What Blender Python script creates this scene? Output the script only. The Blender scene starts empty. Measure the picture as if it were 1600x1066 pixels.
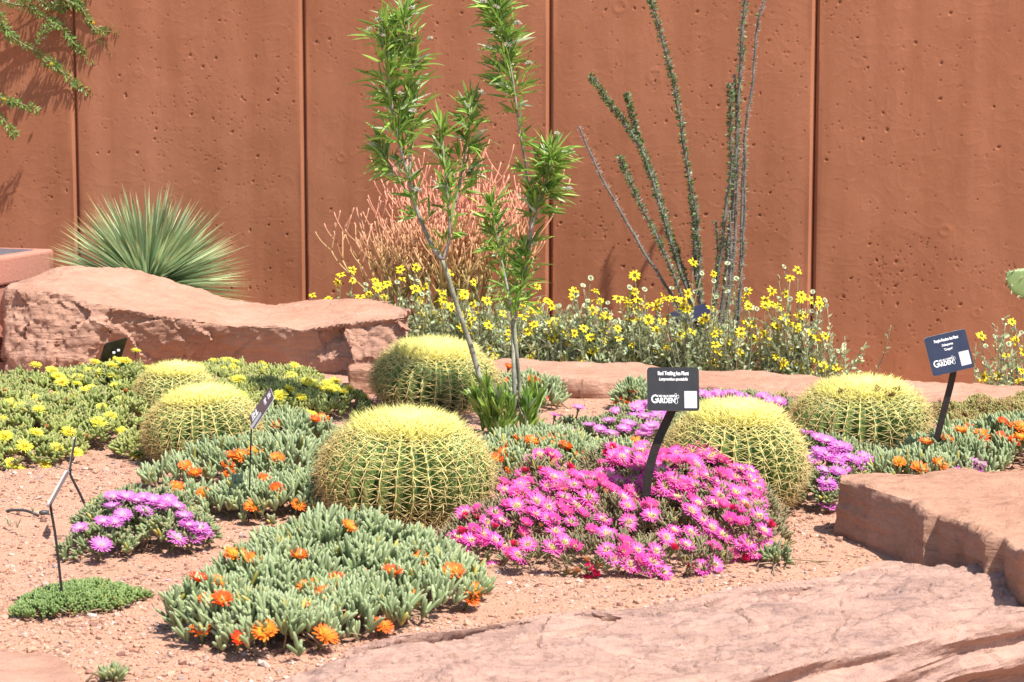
import bpy, math, random
import numpy as np
from mathutils import Vector, Matrix

R = math.radians
rng = np.random.default_rng(7)
random.seed(7)
scene = bpy.context.scene
COL = scene.collection

# ------------------------------------------------------------------ camera
FPX, CX, CY, PITCH, CAMZ = 3400.0, 800.0, 533.0, R(7.0), 1.3
cam_d = bpy.data.cameras.new('camera')
cam_d.sensor_width = 36.0
cam_d.lens = FPX / 1600.0 * 36.0
cam_d.clip_end = 500.0
cam_d.dof.use_dof = True
cam_d.dof.focus_distance = 6.9
cam_d.dof.aperture_fstop = 10.0
cam = bpy.data.objects.new('camera', cam_d)
cam.location = (0, 0, CAMZ)
cam.rotation_euler = (R(90) - PITCH, 0, 0)
COL.objects.link(cam)
scene.camera = cam

# ------------------------------------------------------------------ world, sun, exposure
SUN_ELEV = R(60)
SH = (0.36, -0.37)                       # horizontal direction towards the sun
_n = math.hypot(*SH)
S = Vector((SH[0] / _n * math.cos(SUN_ELEV), SH[1] / _n * math.cos(SUN_ELEV), math.sin(SUN_ELEV)))
world = bpy.data.worlds.new('World')
scene.world = world
world.use_nodes = True
wn = world.node_tree.nodes
wl = world.node_tree.links
sky = wn.new('ShaderNodeTexSky')
sky.sky_type = 'NISHITA'
sky.sun_disc = False
sky.sun_elevation = SUN_ELEV
sky.sun_rotation = math.atan2(SH[0], SH[1])
wn['Background'].inputs['Strength'].default_value = 0.1
wl.new(sky.outputs['Color'], wn['Background'].inputs['Color'])
sun_d = bpy.data.lights.new('sun', 'SUN')
sun_d.energy = 4.6
sun_d.angle = R(0.53)
sun_d.color = (1.0, 0.95, 0.87)
sun = bpy.data.objects.new('sun', sun_d)
sun.rotation_euler = S.to_track_quat('Z', 'Y').to_euler()
sun.location = (3, -4, 9)
COL.objects.link(sun)
scene.view_settings.view_transform = 'Standard'
scene.view_settings.look = 'None'
scene.view_settings.gamma = 1.0
scene.view_settings.use_curve_mapping = False
scene.view_settings.exposure = 0.92
scene.cycles.max_bounces = 8
scene.cycles.transparent_max_bounces = 8

# ------------------------------------------------------------------ measuring the photograph
def ray(px, py):
    cx, cy = (px - CX) / FPX, (CY - py) / FPX
    return np.array([cx, math.cos(PITCH) + cy * math.sin(PITCH), cy * math.cos(PITCH) - math.sin(PITCH)])

def at(px, py, z=0.0):                   # the point of height z seen at a pixel
    r = ray(px, py)
    return np.array([0, 0, CAMZ]) + r * ((z - CAMZ) / r[2])

def atd(px, py, d):                      # the point at distance d (along y) seen at a pixel
    r = ray(px, py)
    return np.array([0, 0, CAMZ]) + r * (d / r[1])

# ------------------------------------------------------------------ noise
def _hash(ix, iy, iz, seed):
    h = (ix * 374761393 + iy * 668265263 + iz * 2147483647 + seed * 1274126177) & 0xFFFFFFFF
    h = ((h ^ (h >> 13)) * 1274126177) & 0xFFFFFFFF
    h = h ^ (h >> 16)
    h = (h * 2246822519) & 0xFFFFFFFF
    return ((h ^ (h >> 15)) & 0xFFFFFF) / float(0xFFFFFF)

def vnoise(p, seed=0):
    p = np.asarray(p, float)
    i = np.floor(p).astype(np.int64)
    f = p - i
    f = f * f * f * (f * (f * 6 - 15) + 10)
    out = 0
    for dx in (0, 1):
        wx = f[:, 0] if dx else 1 - f[:, 0]
        for dy in (0, 1):
            wy = f[:, 1] if dy else 1 - f[:, 1]
            for dz in (0, 1):
                wz = f[:, 2] if dz else 1 - f[:, 2]
                out = out + wx * wy * wz * _hash(i[:, 0] + dx, i[:, 1] + dy, i[:, 2] + dz, seed)
    return out * 2 - 1

def fbm(p, octaves=4, seed=0, gain=0.5):
    p = np.asarray(p, float)
    out, a, f = 0, 1.0, 1.0
    for o in range(octaves):
        out = out + a * vnoise(p * f + o * 17.3, seed + o)
        a *= gain
        f *= 2.03
    return out

def worley(p, seed=0):
    return worley_v(p, seed)[:3]

def worley_v(p, seed=0):
    p = np.asarray(p, float)
    i = np.floor(p).astype(np.int64)
    f1 = np.full(len(p), 9.0)
    f2 = np.full(len(p), 9.0)
    idv = np.zeros(len(p))
    vec = np.zeros((len(p), 3))
    for dx in (-1, 0, 1):
        for dy in (-1, 0, 1):
            for dz in (-1, 0, 1):
                c = i + np.array([dx, dy, dz])
                q = np.stack([c[:, 0] + _hash(c[:, 0], c[:, 1], c[:, 2], seed),
                              c[:, 1] + _hash(c[:, 0], c[:, 1], c[:, 2], seed + 1),
                              c[:, 2] + _hash(c[:, 0], c[:, 1], c[:, 2], seed + 2)], 1)
                d = np.linalg.norm(q - p, axis=1)
                idh = _hash(c[:, 0], c[:, 1], c[:, 2], seed + 5)
                near = d < f1
                f2 = np.where(near, f1, np.minimum(f2, d))
                idv = np.where(near, idh, idv)
                vec = np.where(near[:, None], p - q, vec)
                f1 = np.where(near, d, f1)
    return f1, f2, idv, vec

def facets(p, seed, slope=0.5):
    """broken planar faces: each cell of a jittered lattice gets its own tilt and offset"""
    p = p + 0.12 * np.stack([vnoise(p * 2.2, seed + 31), vnoise(p * 2.2, seed + 32), vnoise(p * 2.2, seed + 33)], 1)
    f1, f2, idv, vec = worley_v(p, seed)
    a = idv * 97.13
    d = np.stack([np.sin(a * 6.1), np.sin(a * 9.7 + 1), np.sin(a * 13.3 + 2)], 1)
    return slope * (vec * d).sum(1) + 0.35 * (idv - 0.5), f2 - f1

def sstep(a, b, x):
    t = np.clip((x - a) / (b - a), 0, 1)
    return t * t * (3 - 2 * t)

# ------------------------------------------------------------------ materials
def mat(name, build):
    m = bpy.data.materials.new(name)
    m.use_nodes = True
    nt = m.node_tree
    b = nt.nodes['Principled BSDF']
    build(nt, b)
    return m

def N(nt, t, **kw):
    n = nt.nodes.new(t)
    for k, v in kw.items():
        if k in n.inputs:
            n.inputs[k].default_value = v
        else:
            setattr(n, k, v)
    return n

def ramp(nt, src, stops, interp='LINEAR'):
    r = nt.nodes.new('ShaderNodeValToRGB')
    r.color_ramp.interpolation = interp
    els = r.color_ramp.elements
    while len(els) < len(stops):
        els.new(0.5)
    for e, (p, c) in zip(els, stops):
        e.position = p
        e.color = (*c, 1) if len(c) == 3 else c
    nt.links.new(src, r.inputs['Fac'])
    return r.outputs['Color']

def noise_tex(nt, scale, detail=6, rough=0.6, coords=None, dist=0.0):
    n = N(nt, 'ShaderNodeTexNoise')
    n.inputs['Scale'].default_value = scale
    n.inputs['Detail'].default_value = detail
    n.inputs['Roughness'].default_value = rough
    n.inputs['Distortion'].default_value = dist
    if coords is not None:
        nt.links.new(coords, n.inputs['Vector'])
    return n.outputs['Fac']

def mixc(nt, fac, a, b, mode='MIX'):
    m = nt.nodes.new('ShaderNodeMix')
    m.data_type = 'RGBA'
    m.blend_type = mode
    for sock, v in ((m.inputs[0], fac), (m.inputs[6], a), (m.inputs[7], b)):
        if isinstance(v, (int, float)):
            sock.default_value = v
        elif isinstance(v, tuple):
            sock.default_value = (*v, 1)
        else:
            nt.links.new(v, sock)
    return m.outputs[2]

def bump(nt, b, h, strength, dist, prev=None):
    n = nt.nodes.new('ShaderNodeBump')
    n.inputs['Strength'].default_value = strength
    n.inputs['Distance'].default_value = dist
    nt.links.new(h, n.inputs['Height'])
    if prev is not None:
        nt.links.new(prev, n.inputs['Normal'])
    nt.links.new(n.outputs['Normal'], b.inputs['Normal'])
    return n.outputs['Normal']

def geo_pos(nt, scale=(1, 1, 1), rot=(0, 0, 0)):
    g = nt.nodes.new('ShaderNodeNewGeometry')
    mp = nt.nodes.new('ShaderNodeMapping')
    mp.inputs['Scale'].default_value = scale
    mp.inputs['Rotation'].default_value = rot
    nt.links.new(g.outputs['Position'], mp.inputs['Vector'])
    return mp.outputs['Vector']

def tint_mat(name, rough=0.5, spec=0.4, transl=0.0, noise_amt=0.12, sss=0.0, hue_var=0.0, nscale=60):
    """colour of the thing itself from its 'tint' attribute, with small mottling"""
    def build(nt, b):
        a = nt.nodes.new('ShaderNodeAttribute')
        a.attribute_name = 'tint'
        col = a.outputs['Color']
        nf = noise_tex(nt, nscale, 3, 0.6, geo_pos(nt))
        hv = nt.nodes.new('ShaderNodeHueSaturation')
        mr = nt.nodes.new('ShaderNodeMapRange')
        mr.inputs['From Min'].default_value = 0.25
        mr.inputs['From Max'].default_value = 0.75
        mr.inputs['To Min'].default_value = 1 - noise_amt
        mr.inputs['To Max'].default_value = 1 + noise_amt
        nt.links.new(nf, mr.inputs['Value'])
        nt.links.new(mr.outputs['Result'], hv.inputs['Value'])
        nt.links.new(col, hv.inputs['Color'])
        if hue_var:
            oi = nt.nodes.new('ShaderNodeObjectInfo')
            m2 = nt.nodes.new('ShaderNodeMapRange')
            m2.inputs['To Min'].default_value = 0.5 - hue_var
            m2.inputs['To Max'].default_value = 0.5 + hue_var
            nt.links.new(oi.outputs['Random'], m2.inputs['Value'])
            nt.links.new(m2.outputs['Result'], hv.inputs['Hue'])
        col = hv.outputs['Color']
        nt.links.new(col, b.inputs['Base Color'])
        b.inputs['Roughness'].default_value = rough
        b.inputs['Specular IOR Level'].default_value = spec
        if transl:
            t = nt.nodes.new('ShaderNodeBsdfTranslucent')
            nt.links.new(col, t.inputs['Color'])
            mx = nt.nodes.new('ShaderNodeMixShader')
            mx.inputs['Fac'].default_value = transl
            nt.links.new(b.outputs['BSDF'], mx.inputs[1])
            nt.links.new(t.outputs['BSDF'], mx.inputs[2])
            nt.links.new(mx.outputs['Shader'], nt.nodes['Material Output'].inputs['Surface'])
    return mat(name, build)

def plain_mat(name, c, rough=0.5, spec=0.4, metal=0.0, var=0.15, scale=40, bmp=0.0):
    def build(nt, b):
        nf = noise_tex(nt, scale, 5, 0.6, geo_pos(nt))
        lo = tuple(v * (1 - var) for v in c)
        hi = tuple(min(1, v * (1 + var)) for v in c)
        nt.links.new(ramp(nt, nf, [(0.3, lo), (0.7, hi)]), b.inputs['Base Color'])
        b.inputs['Roughness'].default_value = rough
        b.inputs['Specular IOR Level'].default_value = spec
        b.inputs['Metallic'].default_value = metal
        if bmp:
            bump(nt, b, nf, bmp, 0.003)
    return mat(name, build)

def rock_mat(name, base, dark, light, streak_rot=(0, 0, 0), streak=0.35, grain=1.0, cracks=False):
    def build(nt, b):
        p = geo_pos(nt)
        ps = geo_pos(nt, (2.0, 7.0, 26.0), streak_rot)
        big = noise_tex(nt, 2.6, 7, 0.62, p, 0.6)
        st = noise_tex(nt, 2.2, 7, 0.62, ps, 0.8)
        fine = noise_tex(nt, 220, 4, 0.7, p)
        c = ramp(nt, big, [(0.32, dark), (0.5, base), (0.72, light)])
        c2 = ramp(nt, st, [(0.3, tuple(v * 0.72 for v in dark)), (0.5, base), (0.7, light)])
        c = mixc(nt, streak, c, c2)
        sp = ramp(nt, fine, [(0.3, (0.75, 0.72, 0.70)), (0.5, (1, 1, 1)), (0.72, (1.12, 1.1, 1.08))])
        c = mixc(nt, 0.8, c, sp, 'MULTIPLY')
        nt.links.new(c, b.inputs['Base Color'])
        b.inputs['Roughness'].default_value = 0.92
        b.inputs['Specular IOR Level'].default_value = 0.15
        n1 = bump(nt, b, fine, 0.7 * grain, 0.005)
        n2 = bump(nt, b, st, 0.7 * grain, 0.014, n1)
        med = noise_tex(nt, 38, 6, 0.65, p)
        n3 = bump(nt, b, med, 0.6 * grain, 0.012, n2)
        if cracks:                                    # thin flaking edges along the bedding
            pc_ = geo_pos(nt, (1.0, 3.6, 4.0), streak_rot)
            cn = noise_tex(nt, 2.3, 9, 0.62, pc_, 1.2)
            sw_ = ramp(nt, cn, [(0.0, (0, 0, 0)), (0.44, (0, 0, 0)), (0.447, (1, 1, 1)), (0.52, (0.35, 0.35, 0.35)), (0.527, (1, 1, 1)), (0.60, (0.4, 0.4, 0.4)), (0.606, (1, 1, 1)), (1.0, (0.8, 0.8, 0.8))])
            bump(nt, b, sw_, 0.55, 0.007, n3)
    return mat(name, build)

M = {}
M['boulder'] = rock_mat('pink_sandstone', (0.445, 0.25, 0.178), (0.355, 0.188, 0.13), (0.50, 0.305, 0.228))
M['slab'] = rock_mat('streaked_sandstone', (0.40, 0.25, 0.20), (0.275, 0.178, 0.155), (0.465, 0.29, 0.22), (0, 0, R(-14)), 0.62, 0.6, True)
M['block'] = rock_mat('cut_sandstone', (0.43, 0.238, 0.162), (0.35, 0.18, 0.12), (0.49, 0.295, 0.21), (0, 0, R(20)), 0.4)

def b_ground(nt, b):
    p = geo_pos(nt)
    v = nt.nodes.new('ShaderNodeTexVoronoi')
    v.inputs['Scale'].default_value = 170
    nt.links.new(p, v.inputs['Vector'])
    peb = ramp(nt, v.outputs['Color'], [(0.1, (0.28, 0.15, 0.105)), (0.45, (0.46, 0.265, 0.18)), (0.8, (0.51, 0.325, 0.245)), (1.0, (0.55, 0.42, 0.35))])
    big = noise_tex(nt, 3.2, 6, 0.6, p)
    soil = ramp(nt, noise_tex(nt, 60, 6, 0.7, p), [(0.3, (0.40, 0.22, 0.145)), (0.6, (0.49, 0.285, 0.195))])
    f = ramp(nt, big, [(0.40, (0.15, 0.15, 0.15)), (0.6, (0.8, 0.8, 0.8))])
    c = mixc(nt, f, soil, peb)
    nt.links.new(c, b.inputs['Base Color'])
    b.inputs['Roughness'].default_value = 0.95
    b.inputs['Specular IOR Level'].default_value = 0.1
    n1 = bump(nt, b, v.outputs['Distance'], 0.6, 0.006)
    bump(nt, b, noise_tex(nt, 150, 5, 0.7, p), 0.6, 0.006, n1)
M['ground'] = mat('red_gravel_soil', b_ground)

def b_wall(nt, b):
    p = geo_pos(nt)
    pv = geo_pos(nt, (5.0, 5.0, 0.55))
    a = ramp(nt, noise_tex(nt, 1.3, 8, 0.6, p, 0.5), [(0.32, (0.295, 0.112, 0.055)), (0.5, (0.345, 0.135, 0.068)), (0.68, (0.39, 0.160, 0.087))])
    s = ramp(nt, noise_tex(nt, 1.0, 7, 0.6, pv, 0.3), [(0.36, (0.27, 0.100, 0.048)), (0.64, (0.405, 0.169, 0.094))])
    c = mixc(nt, 0.45, a, s)
    fine = noise_tex(nt, 90, 5, 0.7, p)
    c = mixc(nt, 0.5, c, ramp(nt, fine, [(0.3, (0.88, 0.86, 0.84)), (0.65, (1.06, 1.06, 1.06))]), 'MULTIPLY')
    nt.links.new(c, b.inputs['Base Color'])
    b.inputs['Roughness'].default_value = 0.88
    b.inputs['Specular IOR Level'].default_value = 0.2
    n1 = bump(nt, b, fine, 0.25, 0.003)
    bump(nt, b, noise_tex(nt, 22, 6, 0.6, p), 0.12, 0.006, n1)
M['wall'] = mat('rust_red_concrete', b_wall)
M['joint'] = plain_mat('joint_shadow_strip', (0.09, 0.035, 0.022), 0.9, 0.1)
M['pedestal'] = plain_mat('pink_concrete', (0.44, 0.20, 0.15), 0.9, 0.15, 0, 0.14, 70, 0.6)
M['slate'] = plain_mat('dark_slate', (0.12, 0.125, 0.15), 0.35, 0.5, 0, 0.2, 20)
M['cactus'] = tint_mat('cactus_skin', 0.45, 0.4, 0, 0.2, nscale=30)
M['spine'] = tint_mat('spine', 0.4, 0.4, 0.22, 0.1)
M['succulent'] = tint_mat('succulent_leaf', 0.5, 0.3, 0.0, 0.15, nscale=50)
M['leaf'] = tint_mat('thin_leaf', 0.38, 0.5, 0.3, 0.15)
M['petal'] = tint_mat('petal', 0.55, 0.25, 0.3, 0.08, hue_var=0.008)
M['petal_orange'] = tint_mat('orange_petal', 0.5, 0.25, 0.3, 0.08, hue_var=0.010)
M['bark'] = tint_mat('bark', 0.85, 0.2, 0.0, 0.3, nscale=120)
M['pencil'] = tint_mat('pencil_stem', 0.45, 0.4, 0.0, 0.12)
M['plate_black'] = plain_mat('black_plate', (0.022, 0.022, 0.024), 0.45, 0.35, 0, 0.2, 25)
M['plate_navy'] = plain_mat('navy_plate', (0.020, 0.026, 0.055), 0.35, 0.5, 0, 0.2, 25)
M['plate_faded'] = plain_mat('faded_plate', (0.075, 0.065, 0.085), 0.35, 0.5, 0, 0.2, 25)
M['stake'] = plain_mat('black_steel', (0.02, 0.014, 0.013), 0.55, 0.4, 0.0, 0.4, 90, 0.3)
M['metal'] = plain_mat('bare_metal', (0.5, 0.5, 0.47), 0.45, 0.5, 1.0, 0.15, 30)
M['white'] = plain_mat('white_print', (0.78, 0.78, 0.78), 0.6, 0.3, 0, 0.05)
M['sticker'] = plain_mat('grey_sticker', (0.52, 0.52, 0.53), 0.6, 0.3, 0, 0.12, 400)
M['edge'] = plain_mat('plate_edge', (0.5, 0.5, 0.5), 0.5, 0.4, 0, 0.1)
M['rubber'] = plain_mat('black_tubing', (0.055, 0.052, 0.055), 0.45, 0.4, 0, 0.3)
M['gravel'] = tint_mat('gravel_stone', 0.9, 0.15, 0.0, 0.2, nscale=300)

# ------------------------------------------------------------------ mesh helpers
class MB:
    def __init__(s):
        s.v, s.q, s.t, s.c, s.n = [], [], [], [], 0
    def add(s, v, quads=None, tris=None, col=(0.5, 0.5, 0.5)):
        v = np.asarray(v, float).reshape(-1, 3)
        if quads is not None and len(quads):
            s.q.append(np.asarray(quads, np.int64).reshape(-1, 4) + s.n)
        if tris is not None and len(tris):
            s.t.append(np.asarray(tris, np.int64).reshape(-1, 3) + s.n)
        c = np.asarray(col, float)
        if c.ndim == 1:
            c = np.tile(c, (len(v), 1))
        s.v.append(v); s.c.append(c); s.n += len(v)
        return s
    def inst(s, tpl, mats, pos, col=None):
        """tpl=(verts, quads, tris, vertex colours or None); mats N,3,3 ; pos N,3 ; col N,3 (multiplies template colours)"""
        V, Q, T, C = tpl
        n, k = len(pos), len(V)
        if n == 0:
            return s
        W = np.einsum('nij,kj->nki', mats, V) + pos[:, None, :]
        off = (np.arange(n) * k)[:, None, None]
        q = (np.asarray(Q)[None] + off).reshape(-1, 4) if len(Q) else None
        t = (np.asarray(T)[None] + off).reshape(-1, 3) if len(T) else None
        if C is None:
            C = np.ones((k, 3))
        if col is None:
            col = np.ones((n, 3))
        if col.ndim == 2:
            cc = (C[None] * col[:, None, :]).reshape(-1, 3)
        else:
            cc = col.reshape(-1, 3)
        return s.add(W.reshape(-1, 3), q, t, cc)
    def mesh(s, name, m, smooth=True):
        v = np.concatenate(s.v) if s.v else np.zeros((0, 3))
        c = np.concatenate(s.c) if s.c else np.zeros((0, 3))
        q = np.concatenate(s.q) if s.q else np.zeros((0, 4), np.int64)
        t = np.concatenate(s.t) if s.t else np.zeros((0, 3), np.int64)
        me = bpy.data.meshes.new(name)
        me.vertices.add(len(v))
        me.vertices.foreach_set('co', v.ravel())
        me.loops.add(len(q) * 4 + len(t) * 3)
        me.loops.foreach_set('vertex_index', np.concatenate([q.ravel(), t.ravel()]).astype(np.int32))
        me.polygons.add(len(q) + len(t))
        ls = np.concatenate([np.arange(len(q)) * 4, len(q) * 4 + np.arange(len(t)) * 3])
        me.polygons.foreach_set('loop_start', ls.astype(np.int32))
        me.polygons.foreach_set('use_smooth', np.full(len(q) + len(t), smooth))
        me.update(calc_edges=True)
        at_ = me.color_attributes.new('tint', 'FLOAT_COLOR', 'POINT')
        at_.data.foreach_set('color', np.concatenate([c, np.ones((len(c), 1))], 1).ravel())
        me.materials.append(m)
        return me
    def build(s, name, m, parent=None, smooth=True):
        return link(name, s.mesh(name, m, smooth), parent)

def link(name, me, parent=None):
    o = bpy.data.objects.new(name, me)
    COL.objects.link(o)
    if parent is not None:
        o.parent = parent
        o.location = -Vector(parent.location) if False else (0, 0, 0)
        o.matrix_parent_inverse = Matrix.Translation(-Vector(parent.location))
    return o

def thing(name, label, cat, loc=(0, 0, 0), group=None):
    o = bpy.data.objects.new(name, None)
    o.empty_display_size = 0.05
    o.location = [float(a) for a in loc]
    COL.objects.link(o)
    o['label'] = label
    o['category'] = cat
    if group:
        o['group'] = group
    return o

def tag(o, label, cat, group=None):
    o['label'] = label
    o['category'] = cat
    if group:
        o['group'] = group
    return o

def put(name, me, parent, pos, mat3, scale=1.0):
    """an object of shared mesh data at a world position under a thing"""
    o = link(name, me, parent)
    m4 = Matrix([[float(v) for v in r] for r in mat3]).to_4x4()
    o.matrix_basis = Matrix.Translation([float(a) for a in pos]) @ m4 @ Matrix.Scale(float(scale), 4)
    return o

def reseed(text):
    global rng
    import zlib
    rng = np.random.default_rng(zlib.crc32(text.encode()))

def norm(a):
    a = np.asarray(a, float)
    return a / np.maximum(np.linalg.norm(a, axis=-1, keepdims=True), 1e-9)

def frames(d, roll=None, up=(0, 0, 1)):
    """N,3,3 matrices whose third column is d"""
    d = norm(d)
    u = np.tile(np.asarray(up, float), (len(d), 1))
    bad = np.abs((d * u).sum(1)) > 0.95
    u[bad] = (1, 0, 0)
    x = norm(np.cross(u, d))
    y = np.cross(d, x)
    if roll is None:
        roll = rng.uniform(0, 2 * math.pi, len(d))
    c, s_ = np.cos(roll)[:, None], np.sin(roll)[:, None]
    return np.stack([x * c + y * s_, -x * s_ + y * c, d], axis=2)

def tube(mb, pts, rad, col=(0.5, 0.5, 0.5), n=6, cap=True):
    pts = np.asarray(pts, float)
    k = len(pts)
    rad = np.broadcast_to(np.asarray(rad, float), (k,))
    t = norm(np.gradient(pts, axis=0))
    ref = np.array([0.31, 0.9, 0.2]) if abs(t[0][1]) < 0.8 else np.array([1.0, 0.1, 0.2])
    x = norm(np.cross(np.tile(ref, (k, 1)), t))
    y = np.cross(t, x)
    a = np.arange(n) / n * 2 * math.pi
    v = pts[:, None] + rad[:, None, None] * (x[:, None] * np.cos(a)[None, :, None] + y[:, None] * np.sin(a)[None, :, None])
    v = v.reshape(-1, 3)
    q = [(i * n + j, i * n + (j + 1) % n, (i + 1) * n + (j + 1) % n, (i + 1) * n + j) for i in range(k - 1) for j in range(n)]
    c = np.asarray(col, float)
    if c.ndim == 2:
        c = np.repeat(c, n, axis=0)
    else:
        c = np.tile(c, (len(v), 1))
    tr = []
    if cap:
        v = np.concatenate([v, pts[:1], pts[-1:]])
        c = np.concatenate([c, c[:1], c[-1:]])
        b0, b1 = k * n, k * n + 1
        tr = [(b0, (j + 1) % n, j) for j in range(n)] + [(b1, (k - 1) * n + j, (k - 1) * n + (j + 1) % n) for j in range(n)]
    mb.add(v, q, tr, c)

def spline(pts, m=24):
    """Catmull-Rom through points, resampled to m"""
    p = np.asarray(pts, float)
    p = np.concatenate([[2 * p[0] - p[1]], p, [2 * p[-1] - p[-2]]])
    out = []
    segs = len(p) - 3
    for u in np.linspace(0, segs, m):
        i = min(int(u), segs - 1)
        t = u - i
        a, b, c, d = p[i], p[i + 1], p[i + 2], p[i + 3]
        out.append(0.5 * ((2 * b) + (-a + c) * t + (2 * a - 5 * b + 4 * c - d) * t * t + (-a + 3 * b - 3 * c + d) * t ** 3))
    return np.array(out)

def box(mb, lo, hi, col=(0.5, 0.5, 0.5), mat3=None, pos=(0, 0, 0)):
    lo, hi = np.asarray(lo, float), np.asarray(hi, float)
    v = np.array([[(hi if (i >> k) & 1 else lo)[k] for k in range(3)] for i in range(8)])
    if mat3 is not None:
        v = v @ np.asarray(mat3).T
    v = v + np.asarray(pos)
    mb.add(v, [(0, 2, 3, 1), (4, 5, 7, 6), (0, 1, 5, 4), (2, 6, 7, 3), (0, 4, 6, 2), (1, 3, 7, 5)], None, col)

# templates (unit length along +z)
def tpl_spine():
    v, n = [], 3
    for z, r, x in ((0, 1, 0), (0.5, 0.75, 0.06)):
        for j in range(n):
            a = j / n * 2 * math.pi
            v.append((x + r * math.cos(a), r * math.sin(a), z))
    v.append((0.0, 0, 1.0))
    q = [(j, (j + 1) % n, n + (j + 1) % n, n + j) for j in range(n)]
    t = [(n + j, n + (j + 1) % n, 2 * n) for j in range(n)]
    return v, q, t
def tpl_finger(n=6):
    """plump succulent leaf; radius 1 across, length 1"""
    prof = ((0.0, 0.45), (0.15, 0.8), (0.45, 1.0), (0.75, 0.9), (0.93, 0.55))
    v = []
    for z, r in prof:
        for j in range(n):
            a = j / n * 2 * math.pi
            v.append((r * math.cos(a), r * math.sin(a) * 0.85, z))
    k = len(prof)
    v.append((0, 0, 1.0))
    q = [(i * n + j, i * n + (j + 1) % n, (i + 1) * n + (j + 1) % n, (i + 1) * n + j) for i in range(k - 1) for j in range(n)]
    t = [((k - 1) * n + j, (k - 1) * n + (j + 1) % n, k * n) for j in range(n)]
    c = np.ones((len(v), 3))
    zz = np.array(v)[:, 2]
    return np.array(v), np.array(q), np.array(t), c, zz
FV, FQ, FT, FC, FZ = tpl_finger()

def fingers(mb, pos, d, length, radius, col, bend=0.0, tip=None, roll=None):
    """many finger leaves"""
    n = len(pos)
    Mx = frames(d, roll)
    L = np.broadcast_to(length, (n,)); Rr = np.broadcast_to(radius, (n,))
    sc = np.stack([Rr, Rr, L], 1)
    V = FV[None] * sc[:, None, :]
    if np.ndim(bend) or bend:
        bb = np.broadcast_to(bend, (n,))
        V[:, :, 0] += (bb * L)[:, None] * FZ[None] ** 2
    W = np.einsum('nij,nkj->nki', Mx, V) + pos[:, None]
    k = len(FV)
    off = (np.arange(n) * k)[:, None, None]
    c = np.repeat(col[:, None, :], k, 1)
    if tip is not None:
        w = (sstep(0.72, 1.0, FZ))[None, :, None] * tip[1][:, None, None]
        c = c * (1 - w) + np.asarray(tip[0])[None, None] * w
    mb.add(W.reshape(-1, 3), (FQ[None] + off).reshape(-1, 4), (FT[None] + off).reshape(-1, 3), c.reshape(-1, 3))

def blades(mb, base, d, length, width, col, droop=0.0, side=None, fold=0.25, segs=5, tipcol=None, shape='lance'):
    """many flat folded leaves: each is a two-sided strip with a midrib fold that bends under its weight"""
    n = len(base)
    d = norm(d)
    Mx = frames(d, np.zeros(n)) if side is None else None
    if side is None:
        sx = Mx[:, :, 0]
    else:
        sx = norm(side)
    nz = np.cross(d, sx)
    L = np.broadcast_to(length, (n,)); Wd = np.broadcast_to(width, (n,)); dr = np.broadcast_to(droop, (n,))
    ts = np.linspace(0, 1, segs + 1)
    if shape == 'lance':
        prof = np.sin(np.pi * np.clip(ts, 0, 1) ** 0.8) ** 0.8 + 0.08
        prof[-1] = 0.02
    else:
        prof = (1 - ts ** 2.2) * 0.98 + 0.02
    rows = []
    for t, w in zip(ts, prof):
        c = base + d * (L * t)[:, None] + np.array([0, 0, -1.0]) * (dr * L * t * t)[:, None]
        hw = (Wd * 0.5 * w)[:, None]
        rows += [c - sx * hw + nz * hw * fold, c, c + sx * hw + nz * hw * fold]
    V = np.stack(rows, 1)
    k = 3 * (segs + 1)
    q = []
    for i in range(segs):
        a = 3 * i
        q += [(a, a + 1, a + 4, a + 3), (a + 1, a + 2, a + 5, a + 4)]
    off = (np.arange(n) * k)[:, None, None]
    cc = np.repeat(np.asarray(col)[:, None, :], k, 1).copy()
    tt = np.repeat(ts, 3)
    cc[:, 1::3] = np.minimum(cc[:, 1::3] * 1.25, 1)
    if tipcol is not None:
        w = sstep(0.75, 1.0, tt)[None, :, None]
        cc = cc * (1 - w) + np.asarray(tipcol)[None, None] * w
    mb.add(V.reshape(-1, 3), (np.array(q)[None] + off).reshape(-1, 4), None, cc.reshape(-1, 3))

def varied(n, c, dv=0.18, dh=0.08):
    """n colours around c"""
    c = np.asarray(c, float)
    return np.clip(c[None] * (1 + rng.normal(0, dv, (n, 1))).clip(0.5, 1.6) * (1 + rng.normal(0, dh, (n, 3))), 0.004, 0.95)

def remeshed(verts, faces, voxel):
    me = bpy.data.meshes.new('tmp')
    me.from_pydata([tuple(map(float, v)) for v in verts], [], faces)
    me.update()
    o = bpy.data.objects.new('tmp', me)
    COL.objects.link(o)
    md = o.modifiers.new('r', 'REMESH')
    md.mode = 'VOXEL'
    md.voxel_size = voxel
    dg = bpy.context.evaluated_depsgraph_get()
    ev = o.evaluated_get(dg)
    m2 = bpy.data.meshes.new_from_object(ev)
    bpy.data.objects.remove(o)
    bpy.data.meshes.remove(me)
    return m2

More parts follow.
